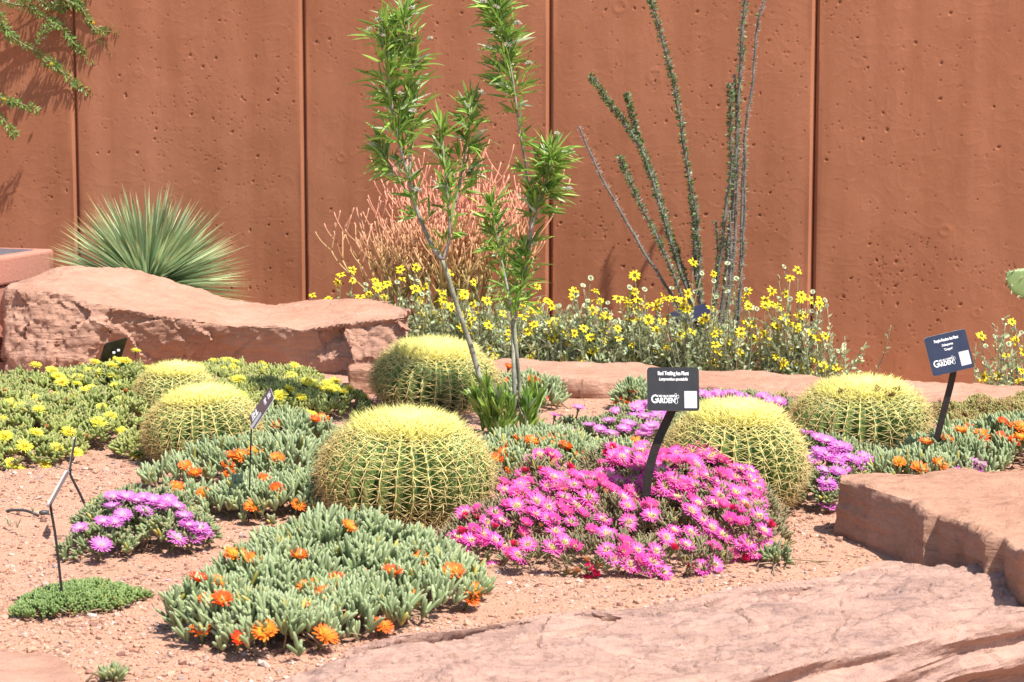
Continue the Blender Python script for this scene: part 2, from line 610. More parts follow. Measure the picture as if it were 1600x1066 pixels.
def rock(name, cols, m, voxel, disp, smooth_it=2, parent=None):
    """cols: cross-sections (each a closed ring of the same number of points), lofted, remeshed and weathered"""
    cols = np.asarray(cols, float)
    k, n = cols.shape[:2]
    v = cols.reshape(-1, 3)
    f = [(i * n + j, (i + 1) * n + j, (i + 1) * n + (j + 1) % n, i * n + (j + 1) % n) for i in range(k - 1) for j in range(n)]
    f += [tuple(range(n)), tuple(reversed(range((k - 1) * n, k * n)))]
    me = remeshed(v, f, voxel)
    nv = len(me.vertices)
    co = np.empty(nv * 3); me.vertices.foreach_get('co', co); co = co.reshape(-1, 3)
    ed = np.empty(len(me.edges) * 2, np.int32); me.edges.foreach_get('vertices', ed); ed = ed.reshape(-1, 2)
    for _ in range(smooth_it):
        s_ = np.zeros_like(co); c_ = np.zeros(nv)
        np.add.at(s_, ed[:, 0], co[ed[:, 1]]); np.add.at(s_, ed[:, 1], co[ed[:, 0]])
        np.add.at(c_, ed.ravel(), 1)
        co = 0.5 * co + 0.5 * s_ / np.maximum(c_, 1)[:, None]
    me.vertices.foreach_set('co', co.ravel()); me.update()
    nr = np.empty(nv * 3); me.vertices.foreach_get('normal', nr) if False else me.vertex_normals.foreach_get('vector', nr)
    nr = nr.reshape(-1, 3)
    co = co + disp(co, nr)
    me.vertices.foreach_set('co', co.ravel())
    me.polygons.foreach_set('use_smooth', np.full(len(me.polygons), True))
    me.update()
    try:
        me.set_sharp_from_angle(angle=R(38))
    except Exception:
        pass
    me.materials.clear(); me.materials.append(m)
    me.name = name
    return link(name, me, parent)

# ================================================================== SETTING
# ground: one sheet to the horizon; the raised bed drops to the path in front of the slab
def ground_z(x, y):
    drop_line = 4.38 + np.clip(x + 0.08, 0, 2.2) * 0.80
    drop = sstep(drop_line - 0.12, drop_line, y)
    p = np.stack([x * 1.6, y * 1.6, np.zeros_like(x)], 1)
    und = 0.012 * fbm(p, 3, 3) + 0.004 * fbm(p * 6, 2, 9)
    far = 1 - sstep(14, 30, np.hypot(x, y))
    back = sstep(0.0, 0.35, y - (9.30 - 0.333 * np.clip(x, -1, 3)) - 0.12)
    return (-0.42 * (1 - drop) + und * far - 0.17 * back)

def spaced(segs):
    out = []
    for a, b, n in segs:
        out += list(np.linspace(a, b, n, endpoint=False))
    return np.array(out + [segs[-1][1]])
gx = spaced([(-180, -20, 16), (-20, -4, 20), (-4, 4, 400), (4, 20, 20), (20, 180, 16)])
gy = spaced([(-60, -4, 12), (-4, 3.6, 20), (3.6, 8, 260), (8, 13, 120), (13, 30, 20), (30, 220, 20)])
GX, GY = np.meshgrid(gx, gy)
gv = np.stack([GX.ravel(), GY.ravel(), ground_z(GX.ravel(), GY.ravel())], 1)
nxg, nyg = len(gx), len(gy)
ii = (np.arange(nyg - 1)[:, None] * nxg + np.arange(nxg - 1)[None]).ravel()
g = MB().add(gv, np.stack([ii, ii + 1, ii + nxg + 1, ii + nxg], 1)).build('ground', M['ground'])
g['kind'] = 'structure'

# loose gravel lying on the bed
def tpl_stone():
    import bmesh
    bm = bmesh.new()
    bmesh.ops.create_icosphere(bm, subdivisions=1, radius=1.0)
    v = np.array([x.co[:] for x in bm.verts]); t = np.array([[a.index for a in f.verts] for f in bm.faces])
    bm.free()
    v = v * (1 + rng.uniform(-0.25, 0.2, (len(v), 1)))
    return v, np.zeros((0, 4), int), t, None
gm = MB()
NST = 46000
pix = np.stack([rng.uniform(-60, 1660, NST * 2), 600 + 480 * rng.random(NST * 2) ** 0.8], 1)
gp = np.array([at(a, b) for a, b in pix])
dens = vnoise(gp * np.array([2.2, 2.2, 0]) + 5.5, 4)
keep = (dens + rng.uniform(-0.8, 0.8, len(gp)) > -0.1) & (gp[:, 1] > 4.5) & (gp[:, 1] < 10.5)
gp = gp[keep][:NST]
r_ = np.exp(rng.normal(math.log(0.0031), 0.5, len(gp))).clip(0.0016, 0.013)
gp[:, 2] = ground_z(gp[:, 0], gp[:, 1]) + r_ * 0.25
sc = np.stack([r_ * rng.uniform(0.8, 1.4, len(gp)), r_ * rng.uniform(0.7, 1.2, len(gp)), r_ * rng.uniform(0.45, 0.9, len(gp))], 1)
fr = frames(np.tile([0, 0, 1.0], (len(gp), 1)) + rng.normal(0, 0.25, (len(gp), 3)))
pal = np.array([[0.47, 0.27, 0.185], [0.40, 0.215, 0.145], [0.48, 0.325, 0.26], [0.27, 0.14, 0.105], [0.50, 0.40, 0.34], [0.42, 0.24, 0.17], [0.31, 0.225, 0.20]])
gc = pal[rng.choice(len(pal), len(gp), p=[0.25, 0.23, 0.13, 0.14, 0.035, 0.165, 0.05])] * rng.uniform(0.85, 1.12, (len(gp), 1))
for a in range(4):
    s_ = slice(a * len(gp) // 4, (a + 1) * len(gp) // 4)
    gm.inst(tpl_stone(), fr[s_] * sc[s_][:, None, :], gp[s_], gc[s_])
gravel = gm.build('gravel', M['gravel'], None, False)
gravel['kind'] = 'stuff'

# dry twigs, fallen leaves and petals lying about
db = MB()
pp = np.stack([rng.uniform(-20, 1400, 1500), 640 + 420 * rng.random(1500)], 1)
dp = np.array([at(a, b) for a, b in pp])
dp[:, 2] = ground_z(dp[:, 0], dp[:, 1]) + 0.004
clump = vnoise(dp * np.array([3.5, 3.5, 0]) + 1.5, 14) + rng.uniform(-0.5, 0.5, len(dp)) > 0.1
dp = dp[clump & (dp[:, 1] > 4.55)]
nd = len(dp)
tw_ = rng.random(nd) < 0.55
dd_ = rng.normal(0, 1, (nd, 3)) * np.array([1, 1, 0.12])
fingers(db, dp[tw_], dd_[tw_], rng.uniform(0.012, 0.045, tw_.sum()), 0.0011, varied(int(tw_.sum()), (0.25, 0.16, 0.10), 0.35))
nl_ = int((~tw_).sum())
lc_ = np.array([[0.36, 0.24, 0.13], [0.45, 0.36, 0.22], [0.20, 0.11, 0.07], [0.58, 0.25, 0.36]])[rng.choice(4, nl_, p=[0.42, 0.23, 0.27, 0.08])]
blades(db, dp[~tw_], dd_[~tw_], rng.uniform(0.008, 0.022, nl_), rng.uniform(0.003, 0.007, nl_), lc_, 0.0, None, 0.3, 3)
debris = db.build('debris', M['bark'], None)
debris['kind'] = 'stuff'

# ------------------------------------------------------------------ the rust-red wall
WD = 11.35
W0 = np.array([-0.2 * WD, WD]); WSTEP = np.array([0.10798, -0.03446]) * WD
WLEN = float(np.hypot(*WSTEP)); WDIR = WSTEP / WLEN; WNRM = np.array([WDIR[1], -WDIR[0]])
WNRM = WNRM if WNRM[1] < 0 else -WNRM
WH = 2.5
wall = thing('concrete_wall', 'tall rust red concrete wall of pitted panels closing off the garden', 'wall', (W0[0], W0[1], 0))
def wall_panel(k, step):
    gap = 0.002
    us = np.unique(np.concatenate([np.arange(0.03, WLEN - 0.03, step), [gap, gap + 0.0005, 0.006, 0.010, 0.0145, 0.0185, 0.023, WLEN - 0.023, WLEN - 0.0185, WLEN - 0.0145, WLEN - 0.010, WLEN - 0.006, WLEN - gap - 0.0005, WLEN - gap]]))
    zs = np.arange(-0.3, WH + step, step)
    U, Z = np.meshgrid(us, zs)
    u, z = U.ravel(), Z.ravel()
    P = np.stack([u + k * 7.7, np.zeros_like(u), z], 1)
    h = 0.004 * fbm(P * 1.7, 3, 11) + 0.0004 * fbm(P * 14, 3, 21)
    if step < 0.015:
        lr = np.random.default_rng(100 + k)
        sw = fbm(P * 6 + 3, 2, 31)
        h += 0.0007 * (1 - np.abs(np.sin(sw * 7))) ** 6                       # trowel ridges
        nc = 34
        cu, cz = lr.uniform(0.1, WLEN - 0.1, nc), lr.uniform(0.0, 2.1, nc)
        pu, pz = [], []
        for a, b in zip(cu, cz):
            m_ = lr.integers(6, 26)
            s_ = lr.uniform(0.05, 0.16)
            pu += list(a + lr.normal(0, s_, m_)); pz += list(b + lr.normal(0, s_, m_))
        m_ = 320
        pu += list(lr.uniform(0.05, WLEN - 0.05, m_)); pz += list(lr.uniform(0, 2.2, m_))
        for a, b in zip(pu, pz):
            big = lr.random() < 0.07
            r1 = lr.uniform(0.007, 0.0095) if big else lr.uniform(0.0026, 0.0050)
            r2 = r1 * lr.uniform(0.4, 0.85)
            an = lr.uniform(0.4, 1.5) * (1 if lr.random() < 0.7 else -1)
            w = (np.abs(us - a) < 0.03)
            zz = (np.abs(zs - b) < 0.03)
            if not w.any() or not zz.any():
                continue
            i0 = np.where(zz)[0]; j0 = np.where(w)[0]
            du = U[np.ix_(i0, j0)] - a; dz = Z[np.ix_(i0, j0)] - b
            e = ((du * math.cos(an) + dz * math.sin(an)) / r1) ** 2 + ((-du * math.sin(an) + dz * math.cos(an)) / r2) ** 2
            H = h.reshape(U.shape)
            H[np.ix_(i0, j0)] -= (0.009 if big else 0.0055) * np.clip(1 - e ** 1.5, 0, 1)
            h = H.ravel()
        for _ in range(5):                                                 # shallow blisters
            a, b, r1 = lr.uniform(0.1, WLEN - 0.1), lr.uniform(0, 2.0), lr.uniform(0.02, 0.045)
            e = np.hypot(u - a, z - b) / r1
            h += 0.0016 * np.exp(-((e - 0.8) / 0.3) ** 2) * lr.uniform(0.4, 1)
    edge = np.minimum(u - gap, WLEN - gap - u)
    h = h * sstep(0.01, 0.04, edge) - 0.019 * (1 - np.clip(edge / 0.0165, 0, 1)) - np.where(edge < 0.0003, 0.05, 0)
    o = W0 + WSTEP * k
    x = o[0] + WDIR[0] * u + WNRM[0] * h
    y = o[1] + WDIR[1] * u + WNRM[1] * h
    nu, nz = len(us), len(zs)
    i_ = (np.arange(nz - 1)[:, None] * nu + np.arange(nu - 1)[None]).ravel()
    mb = MB().add(np.stack([x, y, z], 1), np.stack([i_, i_ + 1, i_ + nu + 1, i_ + nu], 1))
    me = mb.mesh('panel', M['wall'])
    me.set_sharp_from_angle(angle=R(50)) if hasattr(me, 'set_sharp_from_angle') else None
    return link('panel', me, wall)
for k in range(-3, 7):
    wall_panel(k, 0.005 if -2 < k < 5 and k >= -1 and k <= 3 else 0.05)
bk = MB()
a0 = W0 + WSTEP * -3.0 - WNRM * 0.035; a1 = W0 + WSTEP * 7.0 - WNRM * 0.035
b0 = a0 - WNRM * 0.2; b1 = a1 - WNRM * 0.2
vv = [(*p, z) for z in (-0.3, WH) for p in (a0, a1, b1, b0)]
bk.add(vv, [(0, 1, 5, 4), (1, 2, 6, 5), (2, 3, 7, 6), (3, 0, 4, 7), (4, 5, 6, 7)], None)
bk.build('backing', M['joint'], wall)

# ------------------------------------------------------------------ pedestal at the frame's edge
c0 = at(85, 389, 0.47); c1 = at(0, 402, 0.47)
e1 = norm(c1[:2] - c0[:2]); e2 = np.array([e1[1], -e1[0]])
e2 = e2 if e2[0] < 0 else -e2
ped = thing('concrete_pedestal', 'pink concrete pedestal with an inset dark top behind the big boulder', 'pedestal', (c0[0], c0[1], 0))
PM = np.array([[e1[0], e2[0], 0], [e1[1], e2[1], 0], [0, 0, 1]])
def pedbox(name, lo, hi, m, bevel):
    mb = MB(); box(mb, lo, hi, (0.5, 0.5, 0.5), PM, (c0[0], c0[1], 0))
    o = mb.build(name, m, ped, False)
    md = o.modifiers.new('b', 'BEVEL'); md.width = bevel; md.segments = 3
    return o
pedbox('cap', (0, 0, 0.335), (1.1, 0.75, 0.47), M['pedestal'], 0.016)
pedbox('shaft', (0.012, 0.012, -0.05), (1.088, 0.738, 0.333), M['pedestal'], 0.01)
pedbox('top_panel', (0.10, 0.055, 0.455), (1.0, 0.65, 0.4745), M['slate'], 0.003)

# ================================================================== ROCKS
def d_boulder(p, n):
    front = np.clip(-n[:, 1] * 1.2 - n[:, 2] * 0.35, 0, 1)
    top = np.clip(n[:, 2], 0, 1)
    f1, f2, _ = worley(p * np.array([3.6, 3.6, 5.0]) + 2.2, 5)
    scoop = (f1 ** 2 - 0.35)
    g1, g2, _ = worley(p * np.array([9, 9, 11.0]) + 7, 15)
    fa, _ = facets(p * np.array([3.4, 3.0, 4.2]) + 2.0, 91, 0.55)
    fb, _ = facets(p * np.array([11, 9, 13.0]) + 4.0, 95, 0.6)
    side = np.clip(1 - np.abs(n[:, 2]) * 1.1, 0, 1)
    h = 0.05 * scoop * front + 0.085 * fa * side + 0.017 * fb * side
    fc, _ = facets(p * np.array([26, 22, 30.0]) + 9.0, 97, 0.6)
    h = h + 0.006 * fc * side
    h = h + 0.012 * fbm(p * 5, 4, 8) + (0.002 + 0.007 * side) * fbm(p * 26, 4, 13, 0.6)
    lay = fbm(p * np.array([2.5, 3.5, 2.5]) + 4, 3, 44)
    st = np.floor(lay * 5) / 5
    h = h + top * 0.018 * st
    return n * h[:, None]

tp = [(10, 470, 450), (34, 437, 452), (88, 420, 452), (135, 415, 466), (169, 413, 479), (236, 430, 495), (294, 447, 500), (355, 466, 508), (422, 475, 512), (473, 473, 516), (540, 471, 508), (600, 474, 498), (640, 480, 490)]
cols = []
for i, (px, yt, yf) in enumerate(tp):
    last = i in (0, len(tp) - 1)
    df = 9.28 - 0.10 * math.sin(px / 90.0)
    db = 9.98 - 0.0003 * px
    f_bot = atd(px, 640, df + (0.20 if 150 < px < 520 else 0.02)); f_bot[2] = -0.08
    f_mid = atd(px, 560, df + (0.12 if 150 < px < 520 else -0.03))
    f_top = atd(px, yf, df + 0.03)
    b_top = atd(px, yt, db - (0.3 if last else 0))
    b_bot = np.array([b_top[0], b_top[1] + 0.1, -0.08])
    mid = (f_top * 0.55 + b_top * 0.45) + np.array([0, 0, 0.0])
    cols.append([f_bot, f_mid, f_top, mid, b_top, b_bot])
bo = rock('boulder', cols, M['boulder'], 0.0078, d_boulder, 2)
tag(bo, 'huge long pink sandstone boulder with scooped broken front, in front of the spiky yucca', 'boulder', 'sandstone rocks edging the bed')

def d_ledge(p, n):
    front = np.clip(-n[:, 1] * 1.3, 0, 1)
    f1, f2, idv = worley(p * np.array([3.2, 2.0, 2.0]) + 1.3, 25)
    fa, _ = facets(p * np.array([4.5, 4, 6.0]) + 2.0, 191, 0.5)
    h = 0.035 * (idv - 0.5) * front + 0.05 * fa * front
    h = h + 0.009 * fbm(p * 6, 4, 18) + 0.003 * fbm(p * 30, 3, 23)
    lay = fbm(p * np.array([2.5, 5, 2.5]) + 9, 3, 47)
    h = h + np.clip(n[:, 2], 0, 1) * 0.008 * np.floor(lay * 5) / 5
    return n * h[:, None]
def ledge(ptsx, zt, label):
    cs = []
    for px, yb, yf in ptsx:
        b = at(px, yb, zt); f = at(px, yf, zt - 0.005)
        cs.append([f + [0, 0.015, -0.13 - zt * 0], f + [0, -0.005, -0.035], f, (f + b) / 2 + [0, 0, 0.008], b, b + [0, 0.02, -0.15]])
    o = rock('stone_slab', cs, M['boulder'], 0.0095, d_ledge, 2)
    return tag(o, label, 'stone slab', 'sandstone rocks edging the bed')
ledge([(640, 566, 590), (700, 563, 592), (777, 562, 588), (848, 563, 595), (930, 567, 598), (1000, 570, 598), (1093, 577, 604), (1177, 581, 612), (1240, 584, 616), (1292, 586, 618)], 0.075,
      'long flat pink stone slab bordering the yellow daisies, behind the gravel gap')
ledge([(1300, 586, 620), (1356, 588, 622), (1417, 595, 624), (1501, 596, 624), (1600, 602, 628), (1700, 607, 634)], 0.07,
      'flat pink stone slab running on behind the cactus with dried fruits, under the prickly pear')
cs = []
for px, yb, yf, bot in [(545, 570, 578, 602), (562, 568, 577, 604), (588, 568, 580, 604), (600, 572, 582, 602)]:
    b = atd(px, yb, 9.05); f = atd(px, yf, 8.8); fb = np.array([f[0], f[1] + 0.01, -0.03])
    cs.append([fb, f, b, [b[0], b[1], -0.03]])
o = rock('small_rock', cs, M['block'], 0.006, lambda p, n: n * (0.006 * fbm(p * 18, 4, 3))[:, None], 1)
tag(o, 'small dark red stone wedged against the end of the long boulder', 'rock', 'sandstone rocks edging the bed')

# cut block on the near side
def d_block(p, n):
    side = np.clip(1 - np.abs(n[:, 2]), 0, 1)
    f1, f2, idv = worley(np.stack([p[:, 0] * 1.2 + p[:, 1] * -2.2, p[:, 0] * 0.5, p[:, 2] * 0.6], 1) * 1.6 + 3.1, 61)
    h = 0.012 * (idv - 0.5) * side
    e0, e_, m_ = at(1312, 842, 0.03), at(1600, 936, 0.03), None
    ed = norm((e_ - e0)[:2])
    s_ = (p[:, 0] - e0[0]) * ed[0] + (p[:, 1] - e0[1]) * ed[1]
    s_ = s_ + 0.012 * vnoise(p * 9, 66) + p[:, 2] * 0.12
    for px_, py_, amp in ((1432, 887, 0.035), (1568, 924, 0.04)):       # two upright breaks that catch the sun
        q_ = at(px_, py_, 0.03)
        sc_ = (q_[0] - e0[0]) * ed[0] + (q_[1] - e0[1]) * ed[1]
        h = h + side * amp * (np.clip((s_ - sc_ + 0.25) / 0.25, 0, 1) * (1 - sstep(sc_, sc_ + 0.025, s_)))
    h = h + 0.007 * fbm(p * 7, 4, 28) + 0.0025 * fbm(p * np.array([30, 30, 60.0]), 3, 33)
    lay = fbm(p * np.array([3, 6.5, 3]) + 2, 4, 57)
    h = h + np.clip(n[:, 2], 0, 1) * 0.022 * np.floor(lay * 6) / 6 + 0.004 * side * fbm(np.stack([p[:, 0] * 3, p[:, 1] * 3, p[:, 2] * 40], 1), 3, 58)
    return n * h[:, None]
ft = [(1312, 748, 842), (1340, 755, 856), (1372, 765, 868), (1428, 782, 885), (1478, 808, 900), (1512, 815, 912), (1558, 833, 922), (1600, 868, 934), (1630, 872, 938), (1720, 872, 938)]
bt = [(1316, 742), (1345, 738), (1380, 738), (1430, 737), (1490, 735), (1540, 734), (1590, 733), (1640, 732), (1690, 732), (1760, 732)]
cs = []
for (px, yt, yb), (bx, by) in zip(ft, bt):
    f = at(px, yt, 0.165); fb = at(px, yb, 0.03); fb = np.array([fb[0], max(fb[1], f[1] + 0.01), -0.12])
    b = at(bx, by, 0.165); bb = np.array([b[0], b[1] + 0.02, -0.12])
    cs.append([fb, f * 0.5 + fb * 0.5, f, (f + b) / 2 + [0, 0, 0.004], b, bb])
o = rock('stone_block', cs, M['block'], 0.0075, d_block, 1)
tag(o, 'thick pink stone block with a shaded flat front, by the purple passion sign', 'stone block', 'sandstone rocks edging the bed')

# striated slab across the front
def d_slab(p, n):
    a = R(24)
    q = np.stack([p[:, 0] * math.cos(a) + p[:, 1] * math.sin(a), -p[:, 0] * math.sin(a) + p[:, 1] * math.cos(a), p[:, 2]], 1)
    top = np.clip(n[:, 2], 0, 1); side = 1 - top
    lay = fbm(q * np.array([1.3, 4.2, 2.0]) + 1.7, 5, 71)
    st = lay * 8
    terr = (np.floor(st) + sstep(0.72, 1.0, st - np.floor(st))) / 6
    h = top * (0.026 * terr + 0.002 * fbm(q * np.array([10, 40, 20.0]), 3, 75))
    l2 = fbm(q * np.array([4.5, 13, 5.0]) + 8, 4, 88) * 3.0
    h = h + top * 0.0065 * (np.floor(l2) + sstep(0.88, 1.0, l2 - np.floor(l2)))
    h = h + 0.007 * fbm(q * np.array([3, 6, 6]), 4, 73) + 0.0015 * fbm(p * 45, 2, 74)
    zst = fbm(np.stack([q[:, 0] * 1.6, q[:, 1] * 1.6, q[:, 2] * 26], 1), 4, 79)
    h = h + side * (0.022 * zst)
    f1, f2, _ = worley(q * np.array([4, 9, 6.0]) + 5, 81)
    h = h - top * 0.010 * (1 - sstep(0.0, 0.06, f2 - f1)) * (vnoise(q * 2.5, 83) > 0.2)
    return n * h[:, None]
bk_ = [(428, 1062), (479, 1040), (512, 1020), (540, 1000), (610, 982), (690, 974), (775, 965), (850, 951), (925, 945), (1000, 943), (1143, 918), (1232, 906), (1290, 901), (1387, 874), (1440, 880), (1520, 890), (1640, 880)]
fr_ = [(330, 1130), (380, 1150), (440, 1160), (520, 1170), (620, 1175), (720, 1175), (820, 1165), (900, 1150), (980, 1125), (1060, 1098), (1154, 1062), (1235, 1040), (1309, 1018), (1387, 1002), (1450, 985), (1520, 966), (1680, 935)]
cs = []
for i, ((bx, by), (fx, fy)) in enumerate(zip(bk_, fr_)):
    zt = 0.055 if 2 < i else (0.015, 0.025, 0.04)[i]
    b = at(bx, by, zt); f = at(fx, fy, zt - 0.018)
    inn = norm(np.array([b[0] - f[0], b[1] - f[1], 0]))
    cs.append([b + [0, 0.01, -0.2], b, b * 0.66 + f * 0.34 + [0, 0, 0.012], b * 0.33 + f * 0.67 + [0, 0, 0.008], f,
               f - inn * 0.015 + [0, 0, -0.07], f - inn * 0.02 + [0, 0, -0.13], f + inn * 0.12 + [0, 0, -0.16], f + inn * 0.14 + [0, 0, -0.5]])
o = rock('front_slab', cs, M['slab'], 0.0065, d_slab, 2)
tag(o, 'broad striated purplish sandstone slab in front of the magenta ice plant', 'stone slab', 'sandstone rocks edging the bed')
cs = []
for px, yb, yf in [(-160, 1015, 1150), (-60, 1010, 1150), (0, 1012, 1145), (60, 1018, 1140), (105, 1030, 1120), (128, 1052, 1100)]:
    b = at(px, yb, 0.03); f = at(px, yf, 0.02)
    cs.append([f + [0, 0, -0.3], f, (f + b) / 2 + [0, 0, 0.012], b, b + [0, 0.02, -0.1]])
o = rock('smooth_rock', cs, M['boulder'], 0.009, lambda p, n: n * (0.008 * fbm(p * 7, 4, 3) + 0.002 * fbm(p * 40, 2, 4))[:, None], 3)
tag(o, 'smooth pale pink rock nearest the low green mat, cut by the frame', 'rock', 'sandstone rocks edging the bed')

# ================================================================== BARREL CACTI
SPV, SPQ, SPT = (np.array(a) for a in tpl_spine())
def spine_batch(mb, pos, d, length, rad, c0_, c1_, roll=None, curve=1.0):
    n = len(pos)
    Mx = frames(d, roll)
    V = np.repeat(SPV[None], n, 0).copy()
    L = np.broadcast_to(length, (n,)); Rr = np.broadcast_to(rad, (n,))
    cx = np.where(np.arange(len(SPV)) >= 3, 1, 0)
    ox = np.array([0, 0, 0, 0.07, 0.07, 0.07, 0.0])
    base = SPV - np.stack([np.array([0, 0, 0, .06, .06, .06, 0]), np.zeros(7), np.zeros(7)], 1)
    V = base[None] * np.stack([Rr, Rr, L], 1)[:, None]
    V[:, :, 0] += ox[None] * L[:, None] * curve
    W = np.einsum('nij,nkj->nki', Mx, V) + pos[:, None]
    off = (np.arange(n) * 7)[:, None, None]
    cc = np.repeat(c0_[:, None, :], 7, 1).copy()
    cc[:, 6] = c1_
    mb.add(W.reshape(-1, 3), (SPQ[None] + off).reshape(-1, 4), (SPT[None] + off).reshape(-1, 3), cc.reshape(-1, 3))

def barrel(px, dc, Rb, h, ribs, label, seed, tilt=(0, 0), fruits=0, yellow=1.0):
    lr = np.random.default_rng(seed)
    c = np.array([(px - CX) / FPX * dc / math.cos(PITCH) * 0.998, dc, 0.0])
    # depth along the optical axis differs a little from y; good enough at this scale
    root = thing('barrel_cactus', label, 'cactus', c, 'golden barrel cacti in the bed')
    tl = Matrix.Rotation(tilt[0], 3, 'X') @ Matrix.Rotation(tilt[1], 3, 'Y')
    TL = np.array(tl)
    th = np.concatenate([np.linspace(-R(78), R(30), 22, endpoint=False), np.linspace(R(30), R(90), 18)])
    def prof(t):
        s_, c_ = np.sin(t), np.abs(np.cos(t))
        r = Rb * np.where(s_ > 0, c_ ** 0.86, c_ ** 0.72)
        z = np.where(s_ >= 0, h * (0.44 + 0.56 * np.abs(s_) ** 1.05), h * (0.44 - 0.46 * np.abs(s_) ** 1.1))
        z = z - 0.05 * h * np.exp(-(r / (0.25 * Rb)) ** 2)
        return r, z
    per = 8
    nphi = ribs * per
    ph = np.arange(nphi) / nphi * 2 * math.pi
    fracs = (np.arange(nphi) % per) / per
    crest = (1 - np.abs(2 * np.abs(fracs - 0.0) - 0) if False else np.abs(2 * fracs - 1))       # 1 at the crest, 0 in the groove
    crest = crest ** 1.25
    wob = 1 + 0.025 * np.sin(ph * 2 + seed) + 0.018 * np.sin(ph * 3 + 2 * seed)
    r0, z0 = prof(th)
    depth = 0.21 * np.clip(r0 / Rb, 0, 1) ** 0.6
    rr = r0[:, None] * (1 - depth[:, None] * (1 - crest[None])) * wob[None]
    X = rr * np.cos(ph)[None]; Y = rr * np.sin(ph)[None]; Zz = np.repeat(z0[:, None], nphi, 1) + 0.006 * crest[None] * (np.sin(th)[:, None] > 0)
    V = np.stack([X, Y, Zz], 2).reshape(-1, 3) @ TL.T + c
    k = len(th)
    q = np.array([(i * nphi + j, i * nphi + (j + 1) % nphi, (i + 1) * nphi + (j + 1) % nphi, (i + 1) * nphi + j) for i in range(k - 1) for j in range(nphi)])
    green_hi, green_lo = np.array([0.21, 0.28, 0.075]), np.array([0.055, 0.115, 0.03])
    cl = green_lo[None, None] + (green_hi - green_lo)[None, None] * (crest[None, :, None] ** 1.5) * 0.9  # shade between the ribs painted in as darker green towards the grooves
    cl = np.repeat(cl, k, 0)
    low = (1 - sstep(0.02, 0.30, z0 / h))[:, None, None]
    cl = cl * (1 - 0.55 * low) + np.array([0.22, 0.14, 0.06]) * 0.55 * low                        # corky old base
    cl = cl.reshape(-1, 3)
    scar = sstep(0.35, 0.7, fbm(V * 14 + seed, 3, 40))[:, None] * 0.5
    cl = cl * (1 - scar) + np.array([0.25, 0.2, 0.09]) * scar
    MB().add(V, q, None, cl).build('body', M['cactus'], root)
    # areoles on the rib crests
    tt = np.linspace(-R(72), R(89), 400)
    r1, z1 = prof(tt)
    al = np.concatenate([[0], np.cumsum(np.hypot(np.diff(r1), np.diff(z1)))])
    step = 0.0245 * (Rb / 0.23) ** 0.5
    P, NN, TT, SS, AG = [], [], [], [], []
    for ri in range(ribs):
        phi = (ri) / ribs * 2 * math.pi
        w = 1 + 0.025 * math.sin(phi * 2 + seed) + 0.018 * math.sin(phi * 3 + 2 * seed)
        s_ = np.arange(0, al[-1] - Rb * 0.05, step) + lr.uniform(-0.3, 0.3) * step
        s_ = s_[s_ > 0]
        t_ = np.interp(s_, al, tt)
        r2, z2 = prof(t_)
        dr, dz = prof(t_ + 0.02)
        tg = norm(np.stack([dr - r2, dz - z2], 1))
        nx, nz = tg[:, 1], -tg[:, 0]
        # outward normal in the (r,z) plane
        er = np.array([math.cos(phi), math.sin(phi), 0]); es = np.array([-math.sin(phi), math.cos(phi), 0])
        P.append(er[None] * (r2 * w)[:, None] + np.array([0, 0, 1.0])[None] * (z2 + 0.004)[:, None])
        NN.append(er[None] * nx[:, None] + np.array([0, 0, 1.0])[None] * nz[:, None])
        TT.append(er[None] * tg[:, :1] + np.array([0, 0, 1.0])[None] * tg[:, 1:])
        SS.append(np.repeat(es[None], len(t_), 0))
        AG.append(s_ / al[-1])
    P, NN, TT, SS, AG = map(np.concatenate, (P, NN, TT, SS, AG))
    sp = MB()
    def young(age):
        a = sstep(0.25, 0.72, age)[:, None]
        old, new = np.array([0.67, 0.51, 0.24]), np.array([0.91, 0.82, 0.32])
        return old * (1 - a) + new * a
    nA = len(P)
    L0 = 0.054 * (Rb / 0.23) ** 0.6
    near_top = sstep(0.85, 0.97, AG)
    # the weathered, tan side of the plant faces away from the garden path
    wx = sstep(0.45, 0.95, -(P @ np.array([0.94, 0.25, 0])) / Rb)[:, None]
    #        angle round the areole (0 along the side, pi/2 up the rib), outward share, length, radius, curve, share kept
    kinds = [(a + b, 0.45 if b else 0.85, 1.0 if b else 1.12, 0.0013, 0.5, 0.90) for a in (0, math.pi) for b in (0.40, 0.0, -0.40)]
    kinds += [(-0.5 * math.pi, 0.36, 1.12, 0.0018, 0.5, 1.0), (0.5 * math.pi, 0.75, 0.75, 0.0014, 0.5, 0.8), (-0.9, 1.1, 1.0, 0.0014, 0.8, 0.25), (math.pi + 0.9, 1.1, 1.0, 0.0014, 0.8, 0.25)]
    for a, outw, ll, rad_s, cv, kp in kinds:
        aa = a + lr.normal(0, 0.09, nA)
        d = NN * outw + SS * np.cos(aa)[:, None] + TT * np.sin(aa)[:, None]
        d = d + (NN * 0.9 + np.array([0, 0, 0.5]))* near_top[:, None] + lr.normal(0, 0.06, (nA, 3))
        k_ = lr.random(nA) < kp
        L = L0 * ll * lr.uniform(0.8, 1.15, nA) * (1 - 0.2 * near_top)
        cb = young(AG + lr.normal(0, 0.05, nA)) * lr.uniform(0.85, 1.1, (nA, 1))
        cb = cb * (1 - 0.6 * wx) + np.array([0.62, 0.42, 0.17]) * 0.6 * wx
        ct = np.minimum(cb * 1.1, 0.95)
        spine_batch(sp, (P[k_] @ TL.T) + c, d[k_] @ TL.T, L[k_], rad_s, cb[k_], ct[k_], None, cv)
    # thick young spines around the growing centre
    nT = 2000
    u = lr.random(nT) ** 0.6 * 0.56 * Rb; a = lr.uniform(0, 2 * math.pi, nT)
    rs, zs_ = prof(np.linspace(0.0, R(90), 200))
